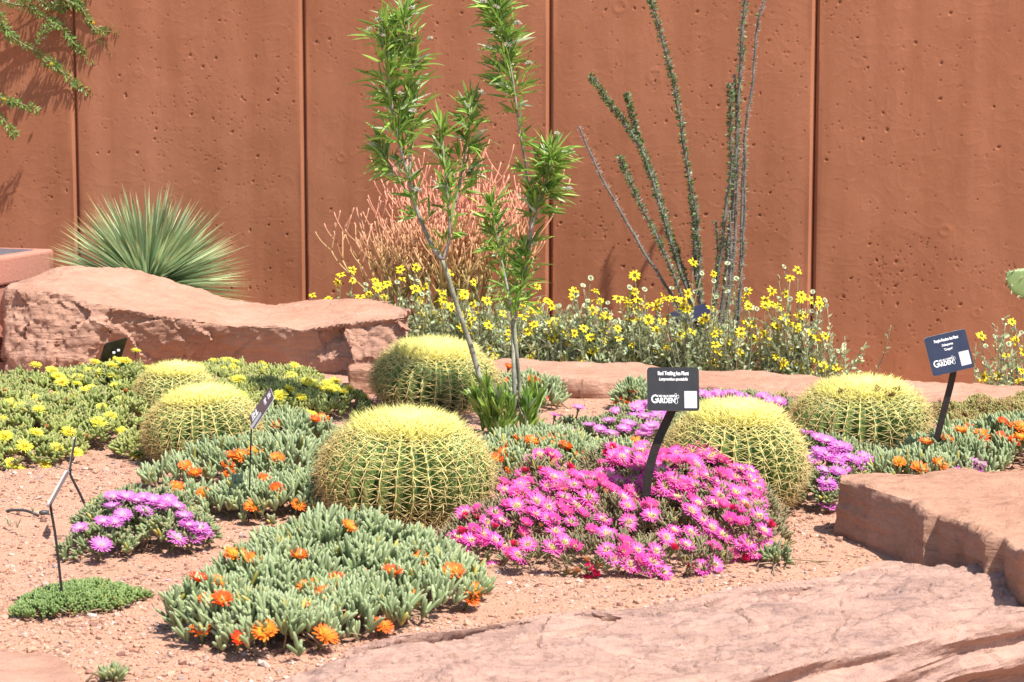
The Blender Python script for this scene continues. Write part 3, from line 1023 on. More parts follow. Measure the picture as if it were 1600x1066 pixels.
    zz = np.interp(u, rs[::-1], zs_[::-1])
    pos = np.stack([u * np.cos(a), u * np.sin(a), zz - 0.002], 1)
    rad_ = np.stack([np.cos(a), np.sin(a), np.zeros(nT)], 1)
    d = np.array([0, 0, 1.0]) + rad_ * (u / Rb * 1.9)[:, None] + lr.normal(0, 0.30, (nT, 3))
    cb = np.tile([0.90, 0.82, 0.24], (nT, 1)) * lr.uniform(0.85, 1.1, (nT, 1))
    m_ = (u < 0.2 * Rb)[:, None]
    cb = np.where(m_, cb * 0.5 + np.array([0.86, 0.80, 0.42]) * 0.5, cb)
    spine_batch(sp, pos @ TL.T + c, d @ TL.T, L0 * lr.uniform(0.45, 1.0, nT) * (0.7 + 0.5 * u / (0.60 * Rb)), 0.0015, cb, np.minimum(cb * 1.12, 0.95))
    sp.build('spines', M['spine'], root)
    # felted crown
    wl_ = MB()
    n1, n2 = 9, 40
    Vw = []
    for i in range(n1):
        rr_ = 0.34 * Rb * (i / (n1 - 1))
        zr = np.interp(rr_, rs[::-1], zs_[::-1]) + 0.010 * (1 - (i / (n1 - 1)) ** 4)
        for j in range(n2):
            b_ = j / n2 * 2 * math.pi
            Vw.append((rr_ * math.cos(b_), rr_ * math.sin(b_), zr + lr.normal(0, 0.0015)))
    Vw = np.array(Vw) @ TL.T + c
    qw = [(i * n2 + j, i * n2 + (j + 1) % n2, (i + 1) * n2 + (j + 1) % n2, (i + 1) * n2 + j) for i in range(n1 - 1) for j in range(n2)]
    wl_.add(Vw, qw, None, (0.74, 0.64, 0.22)).build('woolly_crown', M['spine'], root)
    # areole felt
    fe = MB()
    stn = tpl_stone()
    fr2 = frames(NN @ TL.T)
    fe.inst(stn, fr2 * np.array([0.0042, 0.0042, 0.003])[None, None], P @ TL.T + c, np.clip(young(AG) * 0.95, 0, 1))
    fe.build('areoles', M['spine'], root)
    for i in range(fruits):
        b_ = (-1.15, -2.25, -1.0, -0.55)[i] ; rr_ = (0.45, 0.50, 0.62, 0.58)[i] * Rb
        zr = np.interp(rr_, rs[::-1], zs_[::-1])
        pos = np.array([rr_ * math.cos(b_), rr_ * math.sin(b_), zr + 0.015]) @ TL.T + c
        fm = MB()
        nn = 40
        d = np.array([0, 0, 1.0]) + lr.normal(0, 0.7, (nn, 3)); d[:, 2] = np.abs(d[:, 2]) * 0.8 + 0.25
        fingers(fm, np.tile(pos, (nn, 1)), d, lr.uniform(0.014, 0.03, nn), 0.0016, varied(nn, (0.16, 0.09, 0.03), 0.3))
        fm.build('dried_fruit', M['bark'], root)
    return root

barrel(628, 6.27, 0.242, 0.298, 31, 'large golden barrel cactus behind the nearest orange flowered ice plant', 1, (R(4), R(2)))
barrel(318, 7.20, 0.184, 0.240, 27, 'tan sided golden barrel cactus half hidden by orange ice plant and narrow sign', 2, (R(4), R(-4)))
barrel(272, 8.00, 0.150, 0.215, 25, 'smallest golden barrel cactus, only its yellow crown peeking over another cactus', 3, (R(2), 0))
barrel(676, 8.45, 0.246, 0.238, 29, 'golden barrel cactus farthest back, beside the slanted leafy shrub stem', 4, (R(6), R(3)))
barrel(1150, 6.43, 0.213, 0.305, 30, 'golden barrel cactus with pale woolly crown behind the magenta ice plant', 5, (R(4), 0))
barrel(1349, 7.48, 0.238, 0.222, 29, 'golden barrel cactus with dried dark fruits on its crown', 6, (R(4), R(-2)), 4)

# ================================================================== FLOWERS
reseed('flowers')
def flower_mesh(name, petals, r, pw, c_in, c_out, centre, cr, cup=0.25, layers=2, seed=0, mkey='petal'):
    """a ray flower facing +z: thin separate petals in layers around a raised eye"""
    lr = np.random.default_rng(seed)
    mb = MB()
    for L in range(layers):
        n = petals // layers
        a = (np.arange(n) + L * 0.5) / n * 2 * math.pi + lr.normal(0, 0.05, n)
        el = cup + 0.28 * L + lr.normal(0, 0.10, n)
        ln = r * (1 - 0.12 * L) * lr.uniform(0.86, 1.06, n)
        w = pw * lr.uniform(0.8, 1.2, n)
        er = np.stack([np.cos(a), np.sin(a), np.zeros(n)], 1); es = np.stack([-np.sin(a), np.cos(a), np.zeros(n)], 1)
        rows = []
        ts = (0.0, 0.35, 0.75, 1.0)
        ws = (0.45, 0.85, 1.0, 0.35)
        for t, wi in zip(ts, ws):
            out = cr * 0.7 + (ln - cr * 0.7) * t
            zz = np.sin(el) * ln * t * (1.25 - 0.45 * t)
            p = er * (out * np.cos(el * 0.8))[:, None] + np.array([0, 0, 1.0]) * (zz + 0.001 * L)[:, None]
            rows += [p - es * (w * 0.5 * wi)[:, None], p + es * (w * 0.5 * wi)[:, None]]
        V = np.stack(rows, 1)
        q = np.array([(0, 1, 3, 2), (2, 3, 5, 4), (4, 5, 7, 6)])
        off = (np.arange(n) * 8)[:, None, None]
        f_ = np.array([0, 0, .3, .3, .85, .85, 1, 1])[None, :, None]
        cc = (np.asarray(c_in)[None, None] * (1 - f_) + np.asarray(c_out)[None, None] * f_) * lr.uniform(0.88, 1.1, (n, 1, 1))
        mb.add(V.reshape(-1, 3), (q[None] + off).reshape(-1, 4), None, np.clip(cc, 0, 0.95).reshape(-1, 3))
    # stamens
    ns = 34
    u = np.sqrt(lr.random(ns)) * cr; b = lr.uniform(0, 6.283, ns)
    pos = np.stack([u * np.cos(b), u * np.sin(b), np.zeros(ns)], 1)
    d = np.array([0, 0, 1.0]) + pos / cr * 0.5 + lr.normal(0, 0.12, (ns, 3))
    fingers(mb, pos, d, cr * lr.uniform(0.7, 1.15, ns), cr * 0.14, varied(ns, centre, 0.12, 0.05))
    # calyx and stalk
    tube(mb, [(0, 0, -0.035), (0, 0, -0.012), (0, 0, -0.004), (0, 0, 0.0015)], [0.0022, 0.003, 0.0065, 0.005], (0.22, 0.26, 0.10), 6)
    return mb.mesh(name, M[mkey])

FL = {
    'magenta': [flower_mesh('flower', 48, 0.031, 0.0037, (0.86, 0.27, 0.62), (0.82, 0.09, 0.45), (0.88, 0.78, 0.40), 0.0092, 0.18, 2, 10 + i) for i in range(3)]
             + [flower_mesh('flower', 44, 0.027, 0.0040, (0.78, 0.14, 0.46), (0.74, 0.07, 0.34), (0.80, 0.62, 0.2), 0.008, 0.75, 2, 14)],
    'red': [flower_mesh('flower', 30, 0.020, 0.0045, (0.62, 0.03, 0.12), (0.60, 0.02, 0.10), (0.7, 0.3, 0.12), 0.006, 1.1, 2, 16)],
    'purple': [flower_mesh('flower', 54, 0.027, 0.0031, (0.84, 0.40, 0.76), (0.72, 0.17, 0.62), (0.80, 0.62, 0.62), 0.006, 0.22, 2, 20 + i) for i in range(3)],
    'orange': [flower_mesh('flower', 40, 0.026, 0.0045, (0.92, 0.38, 0.04), (0.85, 0.17, 0.03), (0.90, 0.50, 0.08), 0.009, 0.30, 2, 30 + i, 'petal_orange') for i in range(2)]
            + [flower_mesh('flower', 36, 0.024, 0.0048, (0.84, 0.20, 0.02), (0.76, 0.09, 0.02), (0.9, 0.45, 0.06), 0.008, 0.55, 2, 33, 'petal_orange')],
    'yellow': [flower_mesh('flower', 50, 0.028, 0.0030, (0.88, 0.78, 0.08), (0.88, 0.84, 0.10), (0.80, 0.62, 0.05), 0.008, 0.14, 2, 40 + i) for i in range(3)],
    'spent': [flower_mesh('flower', 22, 0.014, 0.003, (0.50, 0.22, 0.07), (0.5, 0.2, 0.08), (0.5, 0.3, 0.1), 0.005, 1.0, 2, 45)],
}
def daisy_mesh(seed, petals=9):
    lr = np.random.default_rng(seed)
    mb = MB()
    n = petals
    a = np.arange(n) / n * 6.283 + lr.normal(0, 0.08, n)
    el = lr.normal(0.05, 0.18, n)
    er = np.stack([np.cos(a) * np.cos(el), np.sin(a) * np.cos(el), np.sin(el)], 1)
    es = np.stack([-np.sin(a), np.cos(a), np.zeros(n)], 1)
    blades(mb, er * 0.005, er, lr.uniform(0.017, 0.023, n), 0.0085, varied(n, (0.86, 0.66, 0.025), 0.06, 0.03), 0.08, es, 0.2, 3)
    ns = 30
    u = np.sqrt(lr.random(ns)) * 0.0065; b = lr.uniform(0, 6.283, ns)
    pos = np.stack([u * np.cos(b), u * np.sin(b), np.zeros(ns)], 1)
    fingers(mb, pos, np.tile([0, 0, 1.0], (ns, 1)) + pos * 60, 0.0055, 0.0011, varied(ns, (0.36, 0.25, 0.03), 0.2))
    tube(mb, [(0, 0, -0.006), (0, 0, -0.002), (0, 0, 0.001)], [0.002, 0.005, 0.006], (0.3, 0.36, 0.2), 6)
    return mb.mesh('flower', M['petal'])
DAISY = [daisy_mesh(50 + i, (8, 9, 10)[i]) for i in range(3)]
def seed_mesh(seed):
    lr = np.random.default_rng(seed)
    mb = MB()
    n = 12
    a = np.arange(n) / n * 6.283
    er = np.stack([np.cos(a), np.sin(a), 0.25 + 0 * a], 1); es = np.stack([-np.sin(a), np.cos(a), 0 * a], 1)
    blades(mb, er * 0.004, er, 0.010, 0.007, varied(n, (0.50, 0.55, 0.36), 0.08), 0.05, es, 0.1, 3)
    ns = 24
    u = np.sqrt(lr.random(ns)) * 0.006; b = lr.uniform(0, 6.283, ns)
    pos = np.stack([u * np.cos(b), u * np.sin(b), np.zeros(ns)], 1)
    fingers(mb, pos, np.tile([0, 0, 1.0], (ns, 1)) + pos * 60, 0.006, 0.0015, varied(ns, (0.42, 0.46, 0.26), 0.15))
    tube(mb, [(0, 0, -0.008), (0, 0, -0.002), (0, 0, 0.001)], [0.002, 0.005, 0.006], (0.4, 0.45, 0.3), 6)
    return mb.mesh('seed_head', M['petal'])
SEED = [seed_mesh(60), seed_mesh(61)]

# ================================================================== ICE PLANTS
class Mound:
    def __init__(s, blobs):
        s.b = []
        for px, py, rx, ry, h in blobs:
            p = at(px, py)
            s.b.append((p[0], p[1], rx, ry, h))
        s.off = rng.uniform(0, 50)
    def H(s, x, y):
        x = np.asarray(x, float); y = np.asarray(y, float)
        P = np.stack([x.ravel(), y.ravel(), np.zeros(x.size)], 1)
        w = 0.10 * fbm(P * 9 + s.off, 2, 5).reshape(x.shape)
        out = np.full(x.shape, -1.0)
        for bx, by, rx, ry, h in s.b:
            q = ((x - bx) / rx) ** 2 + ((y - by) / ry) ** 2
            q = q * (1 + w)
            z = np.where(q < 1, h * np.clip(1 - q, 0, 1) ** 0.5, -1.0)
            out = np.maximum(out, z)
        P2 = P * 14 + s.off
        bumpy = 1 + 0.25 * vnoise(P2, 8).reshape(x.shape)
        return np.where(out > 0, out * bumpy, out)
    def sample(s, n):
        ar = np.array([b[2] * b[3] * (1 + 1.5 * b[4] / min(b[2], b[3])) for b in s.b])
        pts = []
        while len(pts) < n:
            i = rng.choice(len(s.b), p=ar / ar.sum())
            bx, by, rx, ry, h = s.b[i]
            a, u = rng.uniform(0, 6.283, 60), rng.random(60) ** 0.42
            x, y = bx + rx * u * np.cos(a), by + ry * u * np.sin(a)
            z = s.H(x, y)
            ok = z > 0
            pts += list(np.stack([x[ok], y[ok], z[ok]], 1)[: max(3, n // 150)])
        return np.array(pts[:n])
    def normal(s, p):
        e = 0.012
        zx = np.maximum(s.H(p[:, 0] + e, p[:, 1]), 0) - np.maximum(s.H(p[:, 0] - e, p[:, 1]), 0)
        zy = np.maximum(s.H(p[:, 0], p[:, 1] + e), 0) - np.maximum(s.H(p[:, 0], p[:, 1] - e), 0)
        return norm(np.stack([-zx / (2 * e), -zy / (2 * e), np.ones(len(p))], 1))
    def hit(s, px, py, off):
        r = ray(px, py)
        t = np.linspace(4.3, 11.5, 1500)
        P = np.array([0, 0, CAMZ]) + r[None] * (t / r[1])[:, None]
        gap = P[:, 2] - (np.maximum(s.H(P[:, 0], P[:, 1]), -0.02) + off)
        h = s.H(P[:, 0], P[:, 1])
        cand = np.where((gap <= 0) & (h > 0))[0]
        if len(cand):
            return P[cand[0]]
        best = np.argmin(np.where(h > 0, gap, 9))
        return P[best] if h[best] > 0 else np.array(at(px, py, 0.03))

ICE = {
    'blue':   dict(L=0.044, Rr=0.0054, c=(0.29, 0.345, 0.175), c2=(0.185, 0.24, 0.105), tip=(0.36, 0.38, 0.22)),
    'green':  dict(L=0.030, Rr=0.0054, c=(0.28, 0.325, 0.085), c2=(0.17, 0.215, 0.06), tip=(0.42, 0.30, 0.16)),
    'dull':   dict(L=0.028, Rr=0.0048, c=(0.20, 0.25, 0.11), c2=(0.13, 0.17, 0.07), tip=(0.42, 0.30, 0.2)),
    'fine':   dict(L=0.024, Rr=0.0028, c=(0.23, 0.235, 0.11), c2=(0.19, 0.155, 0.085), tip=(0.45, 0.22, 0.16)),
    'mat':    dict(L=0.014, Rr=0.0030, c=(0.17, 0.25, 0.07), c2=(0.10, 0.17, 0.045), tip=(0.28, 0.30, 0.14)),
    'sedum':  dict(L=0.014, Rr=0.0030, c=(0.24, 0.29, 0.08), c2=(0.32, 0.22, 0.09), tip=(0.42, 0.24, 0.13)),
}
def ice_plant(label, kind, blobs, sprigs, flowers, group, loc_px, litter=0, rand=(), up=0.6, face=0.5, per=6, fscale=1.2, foff=None):
    foff = foff or (0.036 if kind == 'blue' else 0.027)
    """flowers: list of (px, py, kind) read off the photograph; rand: (count, kind) more on the upper surface"""
    reseed(label)
    K = ICE[kind]
    md = Mound(blobs)
    base = at(*loc_px)
    root = thing('ice_plant', label, 'ice plant', base, group)
    P = md.sample(sprigs)
    nr = md.normal(P)
    depth = rng.random(len(P)) ** 2.0 * 0.45
    P = P.copy(); P[:, 2] = P[:, 2] * (1 - depth)
    P[:, 2] += ground_z(P[:, 0], P[:, 1])
    ax = norm(nr * 0.7 + np.array([0, 0, up + (0.5 if kind == 'blue' else 0)]) + rng.normal(0, 0.25, nr.shape))
    mb = MB()
    tone = 0.5 + 0.5 * fbm(P * 9, 2, 6)
    for k in range(per):
        ang = k * 2.4 + rng.uniform(0, 0.6, len(P))
        Fm = frames(ax, ang)
        spread = (0.2 + 0.5 * (k / per) if kind == 'blue' else 0.25 + 0.75 * (k / per)) + rng.normal(0, 0.12, len(P))
        d = ax + Fm[:, :, 0] * spread[:, None]
        L = K['L'] * rng.uniform(0.5, 1.3, len(P)) * (1.1 - 0.3 * (k == 0))
        Rr = K['Rr'] * rng.uniform(0.8, 1.2, len(P))
        f = np.clip(tone + rng.normal(0, 0.25, len(P)), 0, 1)[:, None]
        c = (np.array(K['c'])[None] * f + np.array(K['c2'])[None] * (1 - f)) * (1 + rng.normal(0, 0.1, (len(P), 1)))
        odd = rng.random(len(P)) < 0.03
        c[odd] = np.array([0.42, 0.36, 0.08]) * rng.uniform(0.7, 1.1)
        st = rng.random(len(P)) * 0.7
        b = P - ax * 0.004 + ax * (0.010 * (1 - k / per))[..., None] if False else P + ax * (0.012 * (1 - k / per))
        fingers(mb, b, d, L, Rr, np.clip(c, 0.01, 0.9), rng.uniform(-0.18, 0.12, len(P)), (K['tip'], st))
    mb.build('foliage', M['succulent'], root)
    # creeping stems under the leaves
    tw = MB()
    for i in range(max(14, sprigs // 25)):
        p = P[rng.integers(len(P))]
        b = np.array([p[0], p[1], 0.0]) + np.array([rng.normal(0, 0.05), rng.normal(0, 0.05), 0])
        b[2] = float(ground_z(b[:1], b[1:2])[0])
        mid = (p + b) / 2 + rng.normal(0, 0.012, 3)
        tube(tw, spline([b, mid, p * [1, 1, 0.95]], 5), [0.0028, 0.0025, 0.002, 0.002, 0.0015], (0.27, 0.19, 0.12), 5)
    if litter:
        lp = md.sample(litter)
        lp[:, :2] += rng.normal(0, 0.055, (litter, 2))
        lp[:, 1] -= 0.03
        lp[:, 2] = ground_z(lp[:, 0], lp[:, 1]) + rng.uniform(0.002, 0.03, litter)
        dd = rng.normal(0, 1, (litter, 3)) * [1, 1, 0.5]
        fingers(tw, lp, dd, rng.uniform(0.015, 0.04, litter), 0.0012, varied(litter, (0.33, 0.24, 0.15), 0.3))
    lo_ = tw.build('litter', M['bark'], root)
    lo_['kind'] = 'stuff'
    allf = []
    for px, py, kd in flowers:
        allf.append((md.hit(px, py, foff), kd))
    for cnt, kd in rand:
        q = md.sample(cnt * 3)
        q = q[np.argsort(-q[:, 2] + rng.normal(0, 0.03, len(q)))][:cnt]
        for p in q:
            allf.append((p + [0, 0, foff], kd))
    allf.sort(key=lambda t: t[0][1])
    extra = []
    for i, (p, kd) in enumerate(allf):
        v = FL[kd]
        me = v[rng.integers(len(v))] if rng.random() > 0.12 or len(v) < 3 else v[-1]
        hx = (p - np.array([sum(b[0] for b in md.b) / len(md.b), sum(b[1] for b in md.b) / len(md.b), 0]))
        nn = md.normal(p[None])[0]
        d = norm(np.array([0, 0, 1.0]) * 0.9 + nn * 0.3 + np.array([S.x, S.y, 0]) * face * 1.8 + rng.normal(0, 0.16, 3))
        Fm = frames(d[None])[0]
        sc_ = fscale * rng.uniform(0.82, 1.12)
        if i < 99:
            put('flower', me, root, p, Fm, sc_)
        else:
            extra.append((me, p, Fm, sc_))
    if extra:
        em = MB()
        for me, p, Fm, sc_ in extra:
            nv = len(me.vertices)
            co = np.empty(nv * 3); me.vertices.foreach_get('co', co); co = co.reshape(-1, 3) * sc_ @ Fm.T + p
            cl = np.empty(nv * 4); me.color_attributes['tint'].data.foreach_get('color', cl); cl = cl.reshape(-1, 4)[:, :3]
            q_ = [tuple(f.vertices) for f in me.polygons if len(f.vertices) == 4]; t_ = [tuple(f.vertices) for f in me.polygons if len(f.vertices) == 3]
            em.add(co, q_, t_, cl)
        e = em.build('flowers', M['petal'], root)
        e['kind'] = 'stuff'
    return root

def zl(sc, ox, oy, pts, kd):
    return [(ox + x / sc, oy + y / sc, kd) for x, y in pts]

# nearest orange one
fo = zl(2.389, 240, 620, [(305, 595), (165, 690), (245, 698), (208, 768), (255, 765), (180, 880), (322, 912), (415, 878), (575, 718), (642, 745), (685, 695), (748, 675), (888, 662), (970, 748), (1000, 605), (540, 598), (855, 858), (640, 895), (728, 488), (380, 620), (580, 808)], 'orange')
fo += zl(2.667, 400, 860, [(900, 170), (890, 205), (820, 95)], 'orange')
ice_plant('orange flowered grey green ice plant nearest the camera, touching the front slab', 'blue',
          [(365, 985, 0.14, 0.13, 0.085), (440, 965, 0.19, 0.20, 0.12), (530, 935, 0.22, 0.24, 0.165), (635, 930, 0.15, 0.17, 0.125), (695, 945, 0.10, 0.13, 0.085), (620, 965, 0.14, 0.12, 0.08), (540, 990, 0.14, 0.10, 0.08), (600, 990, 0.10, 0.07, 0.06), (470, 1005, 0.12, 0.09, 0.07), (480, 905, 0.16, 0.16, 0.12), (385, 940, 0.10, 0.10, 0.085), (430, 1022, 0.12, 0.07, 0.06), (310, 988, 0.10, 0.08, 0.07), (370, 1005, 0.12, 0.08, 0.08), (430, 1012, 0.12, 0.09, 0.08)],
          1350, fo, 'orange flowered ice plants', (500, 960), 40, up=0.75)
# orange one around the narrow sign
fo = zl(2.389, 240, 620, [(118, 260), (155, 290), (85, 342), (192, 370), (275, 262), (285, 298), (290, 225), (330, 225), (320, 178), (380, 212), (428, 165), (460, 232), (410, 315), (458, 348), (540, 408), (395, 125), (470, 112), (375, 412), (625, 85), (600, 90)], 'orange')
ice_plant('orange flowered grey green ice plant around the narrow tilted sign', 'blue',
          [(290, 770, 0.13, 0.16, 0.06), (360, 760, 0.18, 0.2, 0.10), (440, 760, 0.16, 0.2, 0.12), (480, 720, 0.14, 0.2, 0.11), (420, 700, 0.18, 0.25, 0.09), (400, 800, 0.12, 0.1, 0.07), (470, 790, 0.10, 0.1, 0.07), (340, 725, 0.10, 0.12, 0.09), (440, 812, 0.15, 0.09, 0.08), (380, 808, 0.12, 0.08, 0.06), (490, 805, 0.08, 0.1, 0.08), (300, 800, 0.08, 0.06, 0.05)],
          1200, fo, 'orange flowered ice plants', (400, 760), 60)
# orange one behind the magenta
fo = zl(3.552, 460, 600, [(1240, 315), (1320, 325), (1405, 328), (1450, 300), (1175, 345), (1165, 385), (1410, 435), (1205, 485), (1275, 490), (1320, 490), (1120, 425), (1085, 610), (1500, 355)], 'orange')
fo += zl(2.961, 860, 380, [(40, 905), (65, 945), (140, 990), (400, 925), (5, 1015), (280, 970)], 'orange')
ice_plant('orange flowered grey green ice plant between the shrub base and the magenta flowers', 'blue',
          [(800, 735, 0.16, 0.2, 0.08), (860, 738, 0.18, 0.18, 0.08), (920, 740, 0.16, 0.15, 0.06), (975, 742, 0.12, 0.14, 0.07), (845, 712, 0.16, 0.18, 0.06)],
          760, fo, 'orange flowered ice plants', (870, 730), 30)
# orange by the purple passion sign
fo = zl(2.961, 1160, 400, [(725, 955), (820, 985), (910, 968), (850, 865), (945, 850), (1015, 812), (1050, 800), (1105, 830), (1265, 795), (1200, 845), (1250, 865), (1285, 845), (1120, 875), (1200, 772), (1290, 800)], 'orange')
fo += zl(2.961, 1160, 400, [(1090, 962), (980, 998), (1080, 990)], 'purple')
ice_plant('orange flowered grey green ice plant at the foot of the purple passion sign', 'blue',
          [(1420, 745, 0.16, 0.12, 0.06), (1490, 735, 0.18, 0.2, 0.08), (1560, 725, 0.18, 0.22, 0.10), (1620, 715, 0.18, 0.24, 0.10), (1690, 720, 0.16, 0.2, 0.09), (1500, 710, 0.12, 0.12, 0.07)],
          720, fo, 'orange flowered ice plants', (1530, 730), 20)
ice_plant('little grey green ice plant tuft with two orange blooms beside the dark sign plate', 'blue',
          [(988, 640, 0.055, 0.06, 0.085), (1006, 641, 0.05, 0.06, 0.07)],
          80, [(977, 627, 'orange'), (990, 613, 'orange'), (968, 632, 'orange')], 'orange flowered ice plants', (990, 640))
ice_plant('small orange flowered ice plant half hidden behind the shrub stems', 'blue',
          [(835, 640, 0.11, 0.13, 0.09), (800, 632, 0.10, 0.1, 0.09)],
          190, [(795, 575, 'orange'), (795, 600, 'orange'), (832, 596, 'orange'), (848, 624, 'orange'), (790, 605, 'orange')], 'orange flowered ice plants', (830, 640))

# yellow ones
fy = zl(2.961, 0, 330, [(630, 648), (165, 715), (240, 740), (420, 745), (465, 750), (530, 765), (285, 795), (355, 800), (420, 825), (535, 810), (660, 790), (255, 860), (345, 860), (45, 895), (180, 920), (470, 908), (510, 950), (450, 980), (165, 1025), (25, 1040), (320, 1025), (570, 1025), (530, 690), (570, 695), (440, 700)], 'yellow')
fy += zl(2.625, 0, 660, [(20, 60), (150, 45), (280, 42), (505, 42), (100, 100), (230, 105), (310, 125), (40, 170), (185, 178), (75, 200), (555, 140), (410, 5)], 'yellow')
fy += zl(2.961, 0, 330, [(20, 835), (140, 840), (210, 1000), (300, 885), (310, 945), (400, 1045), (580, 835), (370, 715)], 'spent')
ice_plant('big yellow flowered ice plant mat below the long boulder', 'green',
          [(60, 690, 0.32, 0.32, 0.10), (150, 680, 0.26, 0.35, 0.12), (-30, 680, 0.3, 0.35, 0.12), (170, 625, 0.22, 0.3, 0.11), (100, 640, 0.26, 0.3, 0.11), (20, 640, 0.3, 0.32, 0.10), (30, 722, 0.22, 0.14, 0.07), (215, 710, 0.07, 0.12, 0.05), (-80, 640, 0.3, 0.35, 0.1), (205, 655, 0.12, 0.2, 0.12), (195, 640, 0.12, 0.14, 0.15)],
          3300, fy, 'yellow flowered ice plants', (100, 680), 60, fscale=1.02, rand=((34, 'yellow'), (14, 'spent')))
fy = zl(2.961, 0, 330, [(1085, 700), (1220, 715), (1225, 740), (1365, 720), (1350, 762), (1340, 825), (1110, 755), (1055, 765), (1390, 860), (1300, 850), (1440, 940), (1045, 735), (1520, 800), (1550, 820), (1590, 835), (1380, 985), (1290, 865), (1430, 800)], 'yellow')
fy += zl(2.961, 460, 330, [(30, 865), (75, 945), (15, 730), (55, 790), (190, 790), (170, 830), (100, 760)], 'yellow')
ice_plant('yellow flowered ice plant between the two rear barrel cacti', 'green',
          [(380, 640, 0.2, 0.26, 0.09), (450, 640, 0.22, 0.25, 0.08), (510, 640, 0.16, 0.2, 0.06), (360, 605, 0.18, 0.2, 0.08), (430, 612, 0.2, 0.2, 0.07), (440, 675, 0.16, 0.14, 0.05), (310, 610, 0.2, 0.2, 0.07)],
          1700, fy, 'yellow flowered ice plants', (430, 640), 60, fscale=1.0, rand=((16, 'yellow'),))

# small purple one beside the edge-on signs
fp = zl(2.625, 0, 660, [(465, 312), (520, 312), (590, 312), (630, 325), (462, 348), (505, 385), (590, 368), (655, 345), (725, 348), (755, 388), (415, 508), (328, 438), (425, 412), (470, 415), (725, 480), (790, 480), (775, 440), (820, 440), (840, 462), (770, 425), (560, 325), (690, 325)], 'purple')
ice_plant('small bright violet flowered ice plant beside the two edge-on signs', 'dull',
          [(215, 842, 0.17, 0.16, 0.125), (160, 860, 0.11, 0.10, 0.06), (265, 850, 0.12, 0.11, 0.09)],
          420, fp, 'violet flowered ice plants', (215, 850), 25, face=0.25)
# low green mat
ice_plant('low flowerless green mat plant beside the thin stake of a silvery sign', 'mat',
          [(95, 955, 0.10, 0.10, 0.04), (140, 945, 0.11, 0.10, 0.04), (60, 965, 0.06, 0.05, 0.025), (195, 938, 0.06, 0.03, 0.015)],
          900, [], None, (110, 955), 20, per=5)
# violet mats
fp = zl(2.961, 860, 380, [(130, 765), (310, 785), (420, 750), (400, 765), (440, 808), (500, 800), (510, 785), (270, 825), (180, 845), (230, 865), (340, 862), (360, 840), (440, 865), (285, 885), (85, 880), (430, 885), (470, 850), (460, 745), (20, 800), (520, 820), (390, 800)], 'purple')
ice_plant('violet flowered ice plant mat between gravel gap and magenta flowers', 'dull',
          [(900, 688, 0.18, 0.14, 0.05), (970, 692, 0.2, 0.2, 0.065), (1030, 670, 0.14, 0.2, 0.06), (1000, 660, 0.12, 0.12, 0.05)],
          520, fp, 'violet flowered ice plants', (970, 680), 20, face=0.25)
fp = [(1100 + i * 9 + rng.uniform(-4, 4), 612 + i * 1.2 + rng.uniform(-6, 10), 'purple') for i in range(14)] + [(1115 + i * 14, 626 + i * 1.5, 'purple') for i in range(8)]
ice_plant('violet flowered ice plant strip in front of the long slab, behind the woolly cactus', 'dull',
          [(1110, 645, 0.14, 0.14, 0.06), (1160, 650, 0.14, 0.14, 0.065), (1215, 655, 0.12, 0.12, 0.06)],
          330, fp, 'violet flowered ice plants', (1160, 650), 0, face=0.25)
fp = zl(2.961, 1160, 400, [(300, 825), (350, 845), (390, 860), (440, 885), (470, 890), (350, 910), (400, 930), (440, 945), (490, 935), (520, 950), (560, 935), (590, 955), (620, 965), (540, 970), (460, 985), (440, 1010), (390, 1050), (600, 985), (640, 975), (660, 970), (420, 905), (330, 940), (650, 990), (380, 1000)], 'purple')
fp += zl(2.58, 980, 700, [(810, 160), (810, 240), (850, 100), (800, 30)], 'purple')
ice_plant('violet flowered ice plant spilling between two cacti towards the stone block', 'dull',
          [(1290, 740, 0.13, 0.18, 0.10), (1335, 735, 0.14, 0.16, 0.07), (1380, 735, 0.12, 0.12, 0.06), (1290, 790, 0.085, 0.13, 0.10), (1270, 700, 0.12, 0.15, 0.07)],
          430, fp, 'violet flowered ice plants', (1320, 740), 20, face=0.3)
# magenta
zm = [(75, 480), (118, 500), (165, 468), (245, 452), (300, 552), (362, 508), (438, 458), (430, 372), (552, 402), (522, 300), (590, 265), (520, 213), (475, 280), (578, 228), (698, 220), (630, 210), (335, 205), (405, 245), (472, 330), (545, 360), (590, 450), (632, 470), (540, 475), (668, 340), (690, 262), (705, 405), (768, 415), (752, 355), (855, 296), (858, 365), (860, 243), (955, 340), (945, 300), (905, 100), (870, 150), (782, 170), (745, 130), (800, 115), (880, 190), (940, 230), (990, 242), (995, 155), (1060, 260), (1090, 222), (1120, 320), (1135, 215), (1195, 218), (1180, 158), (1130, 160), (1240, 255), (1247, 302), (1320, 322), (1330, 375), (1330, 230), (1168, 360), (1205, 392), (1255, 420), (1120, 408), (1050, 400), (1015, 430), (1175, 435), (1100, 460), (770, 485), (835, 488), (798, 515), (895, 480), (908, 535), (865, 542), (970, 485), (1210, 475), (1290, 502), (1160, 555), (1215, 540), (1385, 548), (1355, 450), (1400, 340), (1330, 460), (1440, 470), (1420, 400), (1380, 490), (960, 530), (1000, 570), (930, 560), (840, 455), (1300, 545), (1340, 285), (620, 365), (500, 250), (560, 180), (640, 295), (720, 300), (820, 200), (890, 255), (1040, 180), (1075, 205), (1235, 205), (1410, 520), (1280, 360), (1150, 290), (790, 240)]
zr = [(1045, 475), (690, 565), (720, 590), (700, 635), (770, 638), (685, 610), (180, 350), (160, 410), (220, 350), (300, 390), (760, 80), (790, 60), (1340, 520), (1110, 555), (490, 150), (430, 155), (1445, 380), (1290, 310), (610, 140), (380, 465)]
